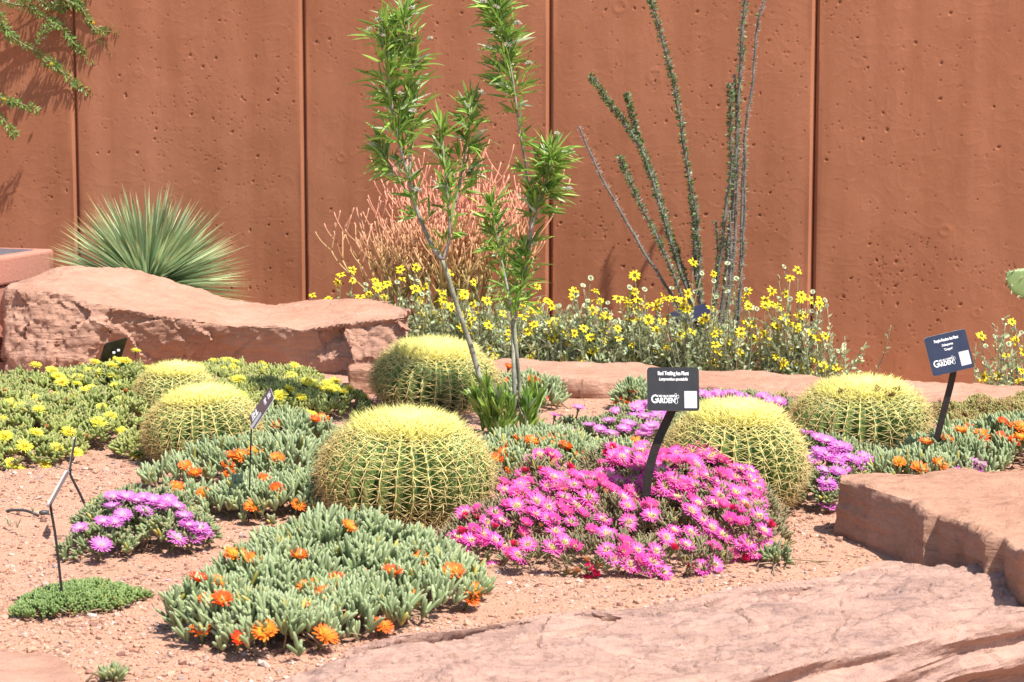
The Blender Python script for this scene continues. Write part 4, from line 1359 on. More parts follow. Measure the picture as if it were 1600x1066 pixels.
zm += [(180, 330), (230, 320), (270, 365), (330, 360), (210, 400), (255, 420), (350, 300), (390, 300), (300, 440), (340, 465), (400, 505), (150, 430), (200, 440), (420, 420), (445, 330), (385, 250), (520, 350), (600, 330)]
fm_ = zl(2.667, 660, 680, zm, 'magenta') + zl(2.667, 660, 680, zr, 'red')
fm_ += zl(2.667, 660, 680, [(600, 570), (680, 525), (640, 570), (620, 610), (680, 655), (550, 610), (1345, 470), (280, 340), (360, 290), (490, 380), (730, 545), (1100, 310), (1520, 490), (250, 350), (760, 240), (400, 530)], 'spent')
ice_plant('broad magenta flowered ice plant around the curved stake of the red trailing sign', 'fine',
          [(830, 850, 0.22, 0.2, 0.12), (920, 840, 0.24, 0.24, 0.15), (1010, 830, 0.24, 0.27, 0.17), (1090, 850, 0.22, 0.22, 0.14), (1150, 860, 0.14, 0.16, 0.11), (990, 780, 0.18, 0.2, 0.15), (745, 868, 0.13, 0.12, 0.07), (850, 805, 0.18, 0.20, 0.14), (1090, 815, 0.19, 0.22, 0.165), (1150, 835, 0.14, 0.2, 0.14), (790, 845, 0.14, 0.16, 0.09), (700, 875, 0.07, 0.08, 0.045), (960, 890, 0.3, 0.12, 0.08), (1100, 800, 0.16, 0.16, 0.12)],
          2700, fm_, None, (960, 850), 420, rand=((170, 'magenta'), (22, 'spent')), face=0.75, foff=0.022, fscale=1.04)
# sedum like mats
ice_plant('flowerless green and rusty red mat plant on the gravel below the second slab', 'sedum',
          [(1500, 655, 0.15, 0.22, 0.05), (1560, 652, 0.2, 0.25, 0.07), (1630, 650, 0.2, 0.25, 0.07), (1530, 680, 0.14, 0.14, 0.05)],
          1500, [], None, (1560, 655), 0, per=5)
ice_plant('tiny rusty green mat tuft against the long slab between two cacti', 'sedum',
          [(1222, 640, 0.08, 0.08, 0.06)], 220, [], None, (1222, 640), 0, per=5)
ice_plant('tiny grey green sprig at the edge of the magenta flowers near the block', 'dull',
          [(1214, 885, 0.03, 0.03, 0.03)], 14, [], 'lone sprigs in the gravel', (1214, 885))
ice_plant('tiny grey green sprig in the gravel before the smooth pale rock', 'dull',
          [(172, 1068, 0.02, 0.02, 0.012)], 8, [], 'lone sprigs in the gravel', (172, 1068))
def seedling(px, py, label):
    b = at(px, py)
    t = thing('seedling', label, 'seedling', b, 'pale seedlings by the drip tube')
    mb = MB(); n = 7
    d = rng.normal(0, 0.35, (n, 3)) + [0, 0, 1.0]
    blades(mb, np.tile(b, (n, 1)), d, rng.uniform(0.02, 0.045, n), 0.006, varied(n, (0.30, 0.33, 0.17), 0.15), 0.1)
    mb.build('leaves', M['leaf'], t)
seedling(14, 822, 'pale thin seedling with upright leaf tips just before the drip tube')
seedling(27, 826, 'pale stubby seedling, nearest of the seedlings to the silvery sign stake')
seedling(51, 803, 'pale seedling standing behind the drip tube end')

# ================================================================== SIGNS
def text_obj(body, parent, M4, size, m, align='CENTER', shear=0.0, xs=1.0, bold=0.0):
    cu = bpy.data.curves.new('lettering', 'FONT')
    cu.body = body; cu.size = size; cu.align_x = align; cu.align_y = 'CENTER'
    cu.shear = shear; cu.offset = bold; cu.extrude = 0.0002; cu.resolution_u = 3
    o = bpy.data.objects.new('lettering', cu)
    COL.objects.link(o)
    me = bpy.data.meshes.new_from_object(o.evaluated_get(bpy.context.evaluated_depsgraph_get()))
    bpy.data.objects.remove(o)
    me.materials.clear(); me.materials.append(m)
    me.transform(Matrix.Diagonal((xs, 1, 1, 1)))
    me.transform(M4)
    return link('lettering', me, parent)

def rounded_plate(w, h, t, r):
    pts = []
    for cx, cy, a0 in ((w / 2 - r, h / 2 - r, 0), (-w / 2 + r, h / 2 - r, 90), (-w / 2 + r, -h / 2 + r, 180), (w / 2 - r, -h / 2 + r, 270)):
        for k in range(5):
            a = R(a0 + k * 22.5)
            pts.append((cx + r * math.cos(a), cy + r * math.sin(a)))
    return pts

def sign(label, corner_c, axes, w, h, stake_pts, plate_m, lines, logo=True, sticker=True, stake_w=(0.024, 0.005), rimc='edge'):
    """plate centred at corner_c with axes (right, up) ; stake_pts world polyline from the ground up"""
    root = thing('plant_sign', label, 'sign', stake_pts[0], 'plant name signs')
    x, y = norm(axes[0]), None
    up = np.asarray(axes[1], float); up = norm(up - x * np.dot(up, x)); z = np.cross(x, up)
    M4 = Matrix(((x[0], up[0], z[0], corner_c[0]), (x[1], up[1], z[1], corner_c[1]), (x[2], up[2], z[2], corner_c[2]), (0, 0, 0, 1)))
    pts = rounded_plate(w, h, 0.003, 0.008)
    n = len(pts)
    def slab(z0, z1, sc_):
        v = [(a * sc_[0], b * sc_[1], z_) for z_ in (z0, z1) for a, b in pts]
        me = bpy.data.meshes.new('plate')
        me.from_pydata(v, [], [tuple(range(n))[::-1], tuple(range(n, 2 * n))] + [(i, (i + 1) % n, n + (i + 1) % n, n + i) for i in range(n)])
        me.transform(M4)
        return me
    me = slab(-0.0015, 0.0015, (1, 1)); me.materials.append(plate_m)
    pl = link('plate', me, root)
    me = slab(-0.0030, -0.0016, (1.008, 1.008)); me.materials.append(M[rimc])
    link('backing', me, pl)
    def T(px_, py_):
        return M4 @ Matrix.Translation((px_, py_, 0.0019))
    for body, size, yy, shear, xs, bold in lines:
        text_obj(body, pl, T(0, yy), size, M['white'], 'CENTER', shear, xs, bold)
    if logo:
        s_ = w / 0.159
        text_obj('G', pl, T(-0.058 * s_, -0.0325 * s_), 0.036 * s_, M['white'], 'CENTER', 0, 0.85, 0.0006)
        text_obj('ARDEN', pl, T(-0.0235 * s_, -0.0365 * s_), 0.0225 * s_, M['white'], 'CENTER', 0, 0.80, 0.0005)
        text_obj('RED HILLS DESERT', pl, T(-0.0195 * s_, -0.0225 * s_), 0.0088 * s_, M['white'], 'CENTER', 0, 0.72, 0.0002)
        lg = MB()
        for cx_, cy_, r_1, r_2 in ((0.0085, -0.0385, 0.0042, 0.0078), (0.0065, -0.019, 0.003, 0.0048), (0.013, -0.0245, 0.0034, 0.005), (0.0075, -0.0275, 0.0025, 0.003)):
            a = np.linspace(0, 6.283, 15)
            q = np.stack([cx_ * s_ + r_1 * s_ * np.cos(a), cy_ * s_ + r_2 * s_ * np.sin(a), np.full(15, 0.0021)], 1)
            q = np.array([list(M4 @ Vector(v)) for v in q])
            tube(lg, q, 0.0007 * s_, (0.8, 0.8, 0.8), 4)
        lg.build('emblem', M['white'], pl)
    if sticker:
        s_ = w / 0.159
        bm_ = MB(); box(bm_, (0.0335 * s_, -0.059 * s_, 0.0017), (0.0720 * s_, -0.0065 * s_, 0.0021), (0.7, 0.7, 0.7), np.array(M4.to_3x3()), corner_c)
        bm_.build('sticker', M['sticker'], pl, False)
    # flat bar stake
    sp_ = spline(stake_pts, 14)
    t_ = norm(np.gradient(sp_, axis=0))
    sx = norm(np.tile(x, (14, 1)) - t_ * (t_ @ x)[:, None])
    sz = np.cross(t_, sx)
    hw, ht = stake_w[0] / 2, stake_w[1] / 2
    V = np.stack([sp_ - sx * hw - sz * ht, sp_ + sx * hw - sz * ht, sp_ + sx * hw + sz * ht, sp_ - sx * hw + sz * ht], 1).reshape(-1, 3)
    q = [(i * 4 + j, i * 4 + (j + 1) % 4, i * 4 + 4 + (j + 1) % 4, i * 4 + 4 + j) for i in range(13) for j in range(4)] + [(3, 2, 1, 0), (52, 53, 54, 55)]
    MB().add(V, q, None).build('stake', M['stake'], root, False)
    return root

def basis(px, py, d, du=20):
    return atd(px, py, d)

# red trailing ice plant
d1 = 5.93
pc = atd(1052, 608, d1)
st = [atd(1006, 830, d1 + 0.02), atd(1011, 755, d1 + 0.02), atd(1024, 700, d1 + 0.025), atd(1040, 662, d1 + 0.03), atd(1052, 636, d1 + 0.025), atd(1058, 605, d1 + 0.012)]
st[0][2] = 0.0
sign('black sign with rounded corners reading Red Trailing Ice Plant on a curved stake', pc, (np.array([1, 0.05, -0.012]), np.array([0.02, 0.28, 0.96])), 0.143, 0.120,
     st, M['plate_black'], [('Red Trailing Ice Plant', 0.0142, 0.043, 0, 0.70, 0.0006), ('Lampranthus spectabilis', 0.0115, 0.027, 0.25, 0.72, 0.0003)])
# purple passion
d2 = 7.0
pc = atd(1483, 551, d2)
st = [atd(1448, 760, d2 + 0.03), atd(1460, 700, d2 + 0.03), atd(1474, 645, d2 + 0.03), atd(1488, 590, d2 + 0.03), atd(1492, 560, d2 + 0.012)]
st[0][2] = 0.0
sign('navy tilted sign reading Purple Passion Ice Plant behind the stone block', pc, (np.array([0.966, 0.10, 0.21]), np.array([-0.19, 0.20, 0.95])), 0.139, 0.128,
     st, M['plate_navy'], [('Purple Passion Ice Plant', 0.0125, 0.044, 0, 0.68, 0.0006), ('Delosperma', 0.0105, 0.027, 0.2, 0.72, 0.0003), ("'Cooperi'", 0.0105, 0.012, 0, 0.72, 0.0003)], stake_w=(0.021, 0.005))
# narrow sign turned away
d3 = 6.25
pc = atd(408.5, 637.5, d3)
st = [atd(389, 832, d3 + 0.01), atd(390, 760, d3 + 0.01), atd(392, 690, d3 + 0.01), atd(394, 662, d3 + 0.01), atd(400, 648, d3 + 0.006)]
st[0][2] = 0.0
xa = np.array([0.0285, -0.155, -0.0085]); ya = np.array([0.057, 0.006, 0.085])
sign('faded dark sign tilted and turned so its lettering is squeezed, on a straight stake', pc, (xa, ya), 0.158, 0.108,
     st, M['plate_faded'], [('Ice Plant', 0.020, 0.042, 0, 0.85, 0.0008), ('Delosperma', 0.016, 0.022, 0, 0.85, 0.0005)], stake_w=(0.010, 0.004))
# the two edge-on signs
d4 = 5.15
pc = atd(91, 764, d4)
st = [atd(102, 985, d4), atd(95, 910, d4), atd(87, 840, d4), atd(79, 792, d4), atd(80, 783, d4)]
st[0][2] = 0.0
sign('silvery sign plate seen nearly edge-on above the low green mat', pc, (np.array([-0.15, 1.0, -0.2]), np.array([0.045, 0.0265, 0.085])), 0.13, 0.096,
     st, M['edge'], [], False, False, (0.006, 0.006), 'edge')
d5 = 6.05
pc = atd(113, 712, d5)
st = [atd(155, 838, d5), atd(140, 805, d5), atd(124, 770, d5), atd(110, 742, d5), atd(111, 733, d5)]
st[0][2] = 0.0
sign('dark sign plate seen exactly edge-on, its bent stake standing in violet flowers', pc, (np.array([-0.18, 1.0, -0.17]), np.array([0.016, 0.0205, 0.102])), 0.13, 0.106,
     st, M['plate_black'], [], False, False, (0.007, 0.007), 'metal')
# sign seen from behind by the boulder
d6 = 8.65
pc = atd(175, 552, d6)
st = [atd(166, 640, d6), atd(170, 600, d6 - 0.01), atd(174, 562, d6 - 0.01), atd(178, 548, d6 - 0.008)]
st[0][2] = 0.0
rs_ = sign('black sign seen from its back against the long boulder', pc, (np.array([-0.066, -0.123, -0.010]), np.array([0.042, -0.032, 0.107])), 0.14, 0.12,
     st, M['stake'], [], False, False, (0.008, 0.006), 'stake')
bt_ = MB()
for off in ((0, 0), (0.008, 0.004)):
    box(bt_, (-0.005, -0.004, -0.004), (0.005, 0.004, 0.004), (0.8, 0.8, 0.8), None, atd(178 + off[0] * 900, 551 - off[1] * 900, d6 - 0.03))
bt_.build('bolt', M['white'], rs_, False)
# small sign by the ocotillo
d7 = 9.6
pc = atd(1081, 491, d7)
st = [atd(1097, 560, d7 + 0.02), atd(1096, 530, d7 + 0.02), atd(1092, 508, d7 + 0.02), atd(1085, 497, d7 + 0.012)]
st[0][2] = 0.0
sign('small tipped navy sign half hidden in daisies at the foot of the ocotillo', pc, (np.array([0.18, 0.03, 0.045]), np.array([0.0, 0.93, 0.35])), 0.165, 0.13,
     st, M['plate_navy'], [('Ocotillo', 0.022, 0.030, 0, 0.8, 0.0008)], True, True, (0.018, 0.005)) if False else sign('small tipped navy sign half hidden in daisies at the foot of the ocotillo', pc, (np.array([0.18, 0.03, 0.045]), np.array([0.0, 0.93, 0.35])), 0.165, 0.13,
     st, M['plate_navy'], [], False, False, (0.018, 0.005), 'white')

# drip tube
dt = thing('drip_tube', 'short black irrigation tube arching out of the gravel', 'hose', at(40, 800))
mb = MB()
tp_ = [at(8, 800, -0.01), at(14, 798, 0.003), at(26, 797, 0.007), at(40, 798, 0.008), at(52, 802, 0.004), at(60, 806, -0.006)]
tube(mb, spline(tp_, 16), 0.0042, (0.03, 0.03, 0.03), 8)
mb.build('tube', M['rubber'], dt)
mb = MB()
tube(mb, [at(62, 802, 0.008), at(66, 801, 0.009), at(76, 801, 0.009)], [0.006, 0.008, 0.007], (0.03, 0.03, 0.03), 8)
mb.build('end_cap', M['rubber'], dt)

# ================================================================== LEAFY SHRUB
reseed('leafy shrub')
SD = 7.85
shrub = thing('leafy_shrub', 'tall airy shrub with long narrow green leaves on slender grey stems', 'shrub', at(795, 682))
def sh(pts, dz=0.0):
    return spline([atd(a, b, SD + dz) for a, b in pts], 28)
def stem_part(pts, r0, r1, dz=0.0):
    p = sh(pts, dz)
    p = p + np.stack([np.zeros(28), 0.02 * np.sin(np.linspace(0, 7, 28) + pts[0][0]), np.zeros(28)], 1)
    mb = MB()
    f = np.linspace(0, 1, 28)[:, None]
    c = np.array([0.30, 0.27, 0.25]) * (1 - f) + np.array([0.24, 0.25, 0.16]) * f
    c = c * (1 + 0.25 * rng.normal(0, 1, (28, 1)).clip(-1, 1))
    tube(mb, p, np.linspace(r0, r1, 28), c, 7)
    mb.build('stem', M['bark'], shrub)
    return p
def leaves_on(mb, p, f0, f1, n, L=0.12, spread=(0.6, 1.3), tipn=10, w=0.0098, shoots=True):
    L = L * 1.1
    n = int(n * 2.6)
    k = len(p)
    per = 7
    ns = max(2, int(n / per))
    f = f0 + (f1 - f0) * (np.arange(ns) + rng.random(ns)) / ns
    idx = f * (k - 1)
    i = np.clip(idx.astype(int), 0, k - 2)
    b0 = p[i] + (p[i + 1] - p[i]) * (idx - i)[:, None]
    t0 = norm(p[i + 1] - p[i])
    Fs = frames(t0)
    taper = (1.05 - 0.55 * (f - f0) / max(1e-6, f1 - f0))
    sd = norm(t0 * 0.75 + Fs[:, :, 0] * (rng.uniform(0.5, 1.0, ns) if shoots else rng.uniform(0.1, 0.3, ns))[:, None])
    sl = rng.uniform(0.02, 0.085, ns) * taper * (L / 0.13) * (1 if shoots else 0.3)
    j = np.repeat(np.arange(ns), per)
    u = rng.random(len(j))
    b = b0[j] + sd[j] * (sl[j] * u)[:, None]
    t = sd[j]
    Fm = frames(t)
    sp = rng.uniform(*spread, len(j)) * (1.1 - 0.6 * u)
    d = t + Fm[:, :, 0] * sp[:, None] + rng.normal(0, 0.1, (len(j), 3)) + np.array([0, 0, 0.1])
    ln = L * rng.uniform(0.5, 1.05, len(j))
    if tipn:
        b = np.concatenate([b, np.repeat(p[-1:], tipn, 0)]); t2 = norm(p[-1] - p[-3])
        d = np.concatenate([d, np.repeat(t2[None], tipn, 0) + rng.normal(0, 0.32, (tipn, 3))]); ln = np.concatenate([ln, L * rng.uniform(0.4, 0.85, tipn)])
    m_ = len(b)
    hue = rng.random(m_)[:, None]
    c = np.array([0.10, 0.21, 0.028]) * (1 - hue) + np.array([0.31, 0.44, 0.085]) * hue
    c = c * (1 + rng.normal(0, 0.15, (m_, 1)))
    lt = rng.random(m_) < 0.08
    c[lt] = np.array([0.42, 0.48, 0.30])
    side = frames(d)[:, :, 0]
    blades(mb, b, d, ln, w * rng.uniform(0.7, 1.15, m_), np.clip(c, 0.02, 0.8), rng.uniform(0.0, 0.34, m_), side, 0.3, 5)
FHEAD = []
def head_mesh(seed):
    lr = np.random.default_rng(seed); mb = MB(); n = 46
    d = lr.normal(0, 1, (n, 3)); d[:, 2] = np.abs(d[:, 2]) * 1.1 + 0.1
    fingers(mb, np.zeros((n, 3)), d, lr.uniform(0.010, 0.018, n), 0.0016, varied(n, (0.55, 0.52, 0.42), 0.15))
    return mb.mesh('flower_head', M['petal'])
HEADS = [head_mesh(70), head_mesh(71)]

lv = MB()
s1 = stem_part([(778, 680), (766, 645), (752, 600), (735, 540), (715, 480), (697, 420), (690, 405)], 0.011, 0.0085)
s1a = stem_part([(690, 405), (672, 378), (652, 330), (637, 275), (622, 215), (612, 160), (604, 100), (598, 45)], 0.0085, 0.003, 0.0)
s1c = stem_part([(640, 285), (642, 230), (645, 180), (640, 120), (634, 65), (630, 22)], 0.005, 0.0025, 0.03)
s1b = stem_part([(692, 408), (702, 370), (700, 310), (694, 250), (690, 200)], 0.006, 0.003, -0.03)
s1d = stem_part([(703, 350), (718, 290), (728, 230), (734, 190), (738, 160)], 0.0045, 0.0025, 0.04)
s1e = stem_part([(655, 335), (630, 290), (608, 255), (592, 225)], 0.004, 0.002, 0.05)
s2 = stem_part([(806, 684), (804, 620), (802, 550), (801, 492)], 0.008, 0.007, 0.0)
s2b = stem_part([(816, 684), (813, 620), (808, 560), (803, 500)], 0.0085, 0.007, 0.025)
s2l = stem_part([(802, 500), (793, 450), (782, 400), (774, 360), (768, 320)], 0.005, 0.002, -0.02)
s2r = stem_part([(804, 498), (818, 440), (827, 390), (829, 340), (823, 270), (812, 205), (805, 150), (795, 90), (784, 40), (774, 8)], 0.0065, 0.0025, 0.02)
s2s = stem_part([(828, 360), (842, 320), (855, 275), (862, 235)], 0.0045, 0.002, -0.03)
leaves_on(lv, s1a, 0.50, 1.0, 115); leaves_on(lv, s1c, 0.25, 1.0, 105); leaves_on(lv, s1a, 0.2, 0.5, 26, 0.09, tipn=0)
leaves_on(lv, s1b, 0.4, 1.0, 62, 0.1); leaves_on(lv, s1b, 0.0, 0.4, 14, 0.08, tipn=0)
leaves_on(lv, s1d, 0.15, 1.0, 82, 0.1); leaves_on(lv, s1e, 0.35, 1.0, 42, 0.09)
leaves_on(lv, s2l, 0.3, 1.0, 60, 0.095); leaves_on(lv, s2l, 0.0, 0.3, 22, 0.085, tipn=0)
leaves_on(lv, s2r, 0.64, 1.0, 140); leaves_on(lv, s2r, 0.03, 0.24, 62, 0.10, tipn=0); leaves_on(lv, s2r, 0.5, 0.64, 14, 0.07, tipn=0); leaves_on(lv, s2r, 0.27, 0.45, 16, 0.08, tipn=0)
leaves_on(lv, s2s, 0.15, 1.0, 125, 0.105)
for (a, b), (c_, d_), n, dz in (((768, 690), (760, 610), 32, -0.05), ((782, 692), (778, 628), 30, -0.08), ((755, 680), (745, 625), 22, 0.0), ((830, 690), (838, 625), 26, 0.0), ((818, 690), (824, 640), 20, -0.05), ((795, 692), (796, 640), 18, -0.07)):
    p = sh([(a, b), ((a + c_) / 2 + 2, (b + d_) / 2), (c_, d_)], dz)
    leaves_on(lv, p, 0.0, 1.0, int(n * 1.1), 0.105, (0.15, 0.42), 10, 0.012, False)
lv.build('leaves', M['leaf'], shrub)
for a, b in [(643, 14), (592, 32), (578, 48), (598, 58), (672, 62), (625, 148), (645, 175), (755, 4), (775, 12), (770, 48), (792, 72), (808, 38), (826, 100), (752, 147), (870, 210), (888, 296), (652, 298)]:
    p = atd(a, b, SD - 0.04 + rng.uniform(-0.03, 0.03))
    put('flower_head', HEADS[rng.integers(2)], shrub, p, frames(np.array([[rng.normal(0, .2), -0.2, 1.0]]))[0], rng.uniform(0.8, 1.15))

# ================================================================== OCOTILLO
reseed('ocotillo')
OD = 9.85
oc = thing('ocotillo', 'tall ocotillo with thin thorny canes spreading against the red wall', 'ocotillo', atd(1112, 553, OD))
canes = [
    ([(905, 197), (935, 268), (970, 330), (1010, 400), (1050, 462), (1098, 552)], 0.0085, 0.0, 0.05),
    ([(920, 117), (948, 155), (973, 189), (1000, 230), (1022, 290), (1045, 370), (1072, 450), (1100, 552)], 0.0095, 1.0, 0.0),
    ([(980, 145), (990, 190), (1003, 230), (1025, 290), (1048, 365), (1075, 450), (1102, 552)], 0.0095, 1.0, 0.04),
    ([(969, 243), (990, 297), (1020, 358), (1050, 425), (1099, 552)], 0.008, 0.8, -0.05),
    ([(1000, -70), (1018, 0), (1040, 80), (1060, 170), (1075, 270), (1085, 350), (1088, 430), (1105, 552)], 0.0105, 0.9, 0.0),
    ([(1168, -90), (1165, 0), (1159, 56), (1157, 113), (1152, 188), (1148, 263), (1139, 375), (1130, 470), (1116, 552)], 0.0115, 0.35, 0.02),
    ([(1225, -60), (1195, 0), (1182, 45), (1178, 113), (1167, 188), (1162, 263), (1158, 375), (1152, 480), (1130, 552)], 0.0085, 0.05, 0.05),
    ([(1141, 131), (1141, 188), (1142, 263), (1131, 356), (1120, 450), (1112, 552)], 0.0095, 0.7, -0.03),
    ([(1148, 116), (1153, 225), (1150, 338), (1142, 450), (1122, 552)], 0.0105, 0.1, 0.04),
    ([(1165, 225), (1162, 356), (1157, 450), (1150, 520), (1128, 555)], 0.009, 0.15, -0.04),
    ([(1119, 345), (1121, 400), (1117, 470), (1110, 552)], 0.0085, 0.2, 0.06),
    ([(1085, 308), (1091, 380), (1094, 460), (1106, 552)], 0.009, 0.6, -0.04),
    ([(1140, 330), (1142, 400), (1136, 480), (1120, 552)], 0.0095, 0.1, -0.06),
]
for pts, rad, leafy, dz in canes:
    p = spline([atd(a, b, OD + dz) for a, b in pts], 60)
    p = p + 0.004 * np.stack([vnoise(p * 12 + dz * 99, 3), vnoise(p * 12 + 7, 4), 0 * p[:, 0]], 1)
    mb = MB()
    f = np.linspace(0, 1, 60)
    stripe = (vnoise(np.stack([f * 60, f * 0 + rad * 999, f * 0 + dz], 1), 5) * 0.5 + 0.5)[:, None]
    c = np.array([0.075, 0.072, 0.062]) * (1 - stripe) + np.array([0.22, 0.21, 0.185]) * stripe
    rad = rad * 0.93
    tube(mb, p, np.linspace(rad * 0.55, rad, 60), c, 7)
    L = float(np.linalg.norm(np.diff(p, axis=0), axis=1).sum())
    n = int(L * 330)
    u = rng.random(n) * 58.9; i = u.astype(int)
    b = p[i] + (p[i + 1] - p[i]) * (u - i)[:, None]
    t = norm(p[i + 1] - p[i]); Fm = frames(t)
    spine_batch(mb, b, Fm[:, :, 0] - t * 0.2, rad * 0.9 + rng.uniform(0.008, 0.020, n), 0.0012, varied(n, (0.36, 0.34, 0.30), 0.2), varied(n, (0.42, 0.4, 0.35), 0.1))
    cane = mb.build('cane', M['bark'], oc)
    if leafy > 0.03:
        n = int(L * 620 * leafy)
        ff = rng.random(n) ** (1.15 if leafy > 0.5 else 1.0)
        u = ff * 58.9 * (0.85 if leafy > .3 else 1); i = u.astype(int)
        b = p[i] + (p[i + 1] - p[i]) * (u - i)[:, None]
        t = norm(p[i + 1] - p[i]); Fm = frames(t)
        lf = MB()
        side = frames(Fm[:, :, 0])[:, :, 0]
        blades(lf, b + Fm[:, :, 0] * rad * 0.6, Fm[:, :, 0] - t * rng.uniform(-0.3, 0.7, (n, 1)), rng.uniform(0.012, 0.022, n), 0.0075, varied(n, (0.135, 0.205, 0.065), 0.25), 0.0, side, 0.2, 3)
        lf.build('leaves', M['leaf'], cane)

# ================================================================== PENCIL CACTUS
reseed('pencil cactus')
PD = 10.2
pn = thing('pencil_cactus', 'bushy pencil cactus with coral pink tips against the red wall', 'pencil cactus', atd(690, 535, PD))
pm = MB()
def pcol(z):
    f = np.clip((z - 0.18) / 0.5, 0, 1)[:, None]
    lowc, mid, top = np.array([0.25, 0.29, 0.09]), np.array([0.54, 0.34, 0.15]), np.array([0.66, 0.30, 0.20])
    return np.where(f < 0.5, lowc + (mid - lowc) * f * 2, mid + (top - mid) * (f - 0.5) * 2)
def twig(p, d, L, r, lvl):
    d = norm(d)
    bend = norm(d + np.array([0, 0, 0.75]))
    q = np.array([p, p + d * L * 0.35, p + d * L * 0.6 + bend * L * 0.12, p + d * L * 0.6 + bend * L * 0.45])
    q = spline(q, 6)
    tube(pm, q, np.linspace(r, r * 0.82, 6), pcol(q[:, 2] + rng.normal(0, 0.05)), 5)
    if lvl > 0:
        n = rng.integers(2, 4)
        a0 = rng.uniform(0, 6.283)
        for j in range(n):
            a = a0 + j * 6.283 / n + rng.normal(0, 0.3)
            s_ = rng.uniform(0.35, 0.75)
            e = np.array([math.cos(a) * s_, math.sin(a) * s_ * 0.8, 0])
            tt_ = norm(q[-1] - q[-2])
            twig(q[-1] if rng.random() < 0.7 else q[3], tt_ + e, L * rng.uniform(0.62, 0.9), r * 0.8, lvl - 1)
base = atd(690, 535, PD); base[2] = -0.17
for i in range(21):
    a = i / 21 * 6.283 + rng.normal(0, 0.2)
    s_ = rng.uniform(0.1, 0.9)
    twig(base + np.array([math.cos(a) * 0.05, math.sin(a) * 0.05, 0]), np.array([math.cos(a) * s_, math.sin(a) * s_ * 0.5, 1.0]), rng.uniform(0.27, 0.33), 0.0074, 4)
pm.build('branches', M['pencil'], pn)

# ================================================================== YUCCA
reseed('yucca')
YD = 10.35
yc = atd(230, 450, YD); yu = thing('yucca', 'round spiky blue green yucca rosette behind the long boulder', 'yucca', (yc[0], yc[1], 0))
ym = MB(); n = 1000
a = rng.uniform(0, 6.283, n); el = np.arcsin(rng.uniform(-0.35, 0.99, n))
d = np.stack([np.cos(a) * np.cos(el), np.sin(a) * np.cos(el), np.sin(el)], 1)
f = rng.random(n)[:, None]
c = np.array([0.19, 0.295, 0.165]) * (1 - f) + np.array([0.45, 0.53, 0.28]) * f
old = (el < 0.0)
c[old] = c[old] * 0.5 + np.array([0.40, 0.38, 0.15]) * 0.5
side = norm(np.cross(d, np.array([0, 0, 1.0]) + rng.normal(0, 0.3, (n, 3))))
blades(ym, yc + d * 0.03, d, rng.uniform(0.43, 0.52, n), 0.0185, c * (1 + rng.normal(0, 0.12, (n, 1))), rng.uniform(0.0, 0.10, n), side, 0.25, 5, (0.42, 0.30, 0.12), 'dagger')
ym.build('leaves', M['leaf'], yu)
tm = MB(); tube(tm, [(yc[0], yc[1], -0.02), (yc[0], yc[1], yc[2] * 0.5), (yc[0], yc[1], yc[2] + 0.05)], [0.07, 0.065, 0.05], (0.25, 0.18, 0.11), 12)
tm.build('trunk', M['bark'], yu)

# ================================================================== YELLOW DAISIES
z5 = [(85, 390), (200, 330), (215, 295), (270, 320), (270, 272), (155, 410), (305, 395), (345, 385), (410, 340), (385, 355), (375, 325), (430, 335), (415, 400), (490, 270), (500, 315), (565, 260), (560, 360), (605, 348), (580, 412), (625, 495), (600, 525), (595, 570), (680, 375), (725, 285), (735, 330), (770, 380), (790, 385), (795, 470), (830, 430), (795, 540), (830, 330), (697, 555), (890, 415), (900, 530), (930, 560), (890, 515), (905, 625), (985, 545), (1060, 425), (1070, 560), (1060, 490), (1125, 350), (1120, 425), (1125, 465), (1170, 415), (1110, 525), (1165, 570), (1215, 585), (1180, 510), (1210, 505)]
z6 = [(115, 215), (210, 220), (190, 265), (230, 270), (195, 310), (90, 350), (155, 395), (110, 415), (30, 435), (70, 415), (185, 435), (90, 460), (250, 400), (265, 335), (310, 395), (315, 255), (360, 280), (390, 225), (405, 265), (400, 310), (445, 290), (490, 290), (380, 470), (290, 510), (240, 490), (375, 530), (140, 535), (60, 530), (480, 490), (510, 540), (540, 480), (550, 520), (435, 425), (420, 445), (510, 395), (455, 355), (545, 255), (580, 260), (610, 265), (390, 150), (615, 375), (645, 410), (590, 440), (635, 480), (625, 545), (760, 420), (775, 505), (820, 455), (755, 140), (875, 505), (905, 430), (940, 445), (935, 375), (1000, 545), (1045, 525), (1070, 565), (1045, 385), (1095, 345), (995, 290), (1025, 220), (1060, 290), (1090, 235), (1110, 160), (1145, 125), (1160, 240), (1245, 285), (1235, 440), (1150, 570), (1260, 580), (1320, 575), (1350, 580), (950, 585), (660, 90), (780, 410), (5, 290), (12, 370), (520, 505)]
zs6 = [(110, 262), (120, 238), (150, 195), (255, 310), (350, 345), (330, 370), (365, 205), (435, 215), (420, 275), (820, 95), (860, 165), (955, 305), (940, 560), (1080, 110), (1055, 155), (1110, 260), (1270, 265), (1280, 290), (1310, 425), (1330, 500), (1435, 530), (1190, 465), (1360, 470), (670, 225), (620, 320), (45, 375), (160, 290), (115, 460), (280, 330), (300, 365), (345, 490), (30, 500), (500, 320), (1050, 430), (1180, 490), (1300, 465), (1210, 315), (700, 140), (890, 100), (755, 175)]
zs5 = [(330, 340), (570, 322), (615, 318), (475, 330), (545, 405), (620, 380), (845, 430), (760, 365), (795, 400), (905, 360), (330, 365), (590, 385), (1440, 460), (1300, 410), (1335, 345), (1220, 525), (1450, 425), (1555, 355), (1520, 520), (1370, 310), (1225, 440), (870, 540), (960, 520), (1040, 520), (1210, 650), (1300, 610), (1525, 655)]
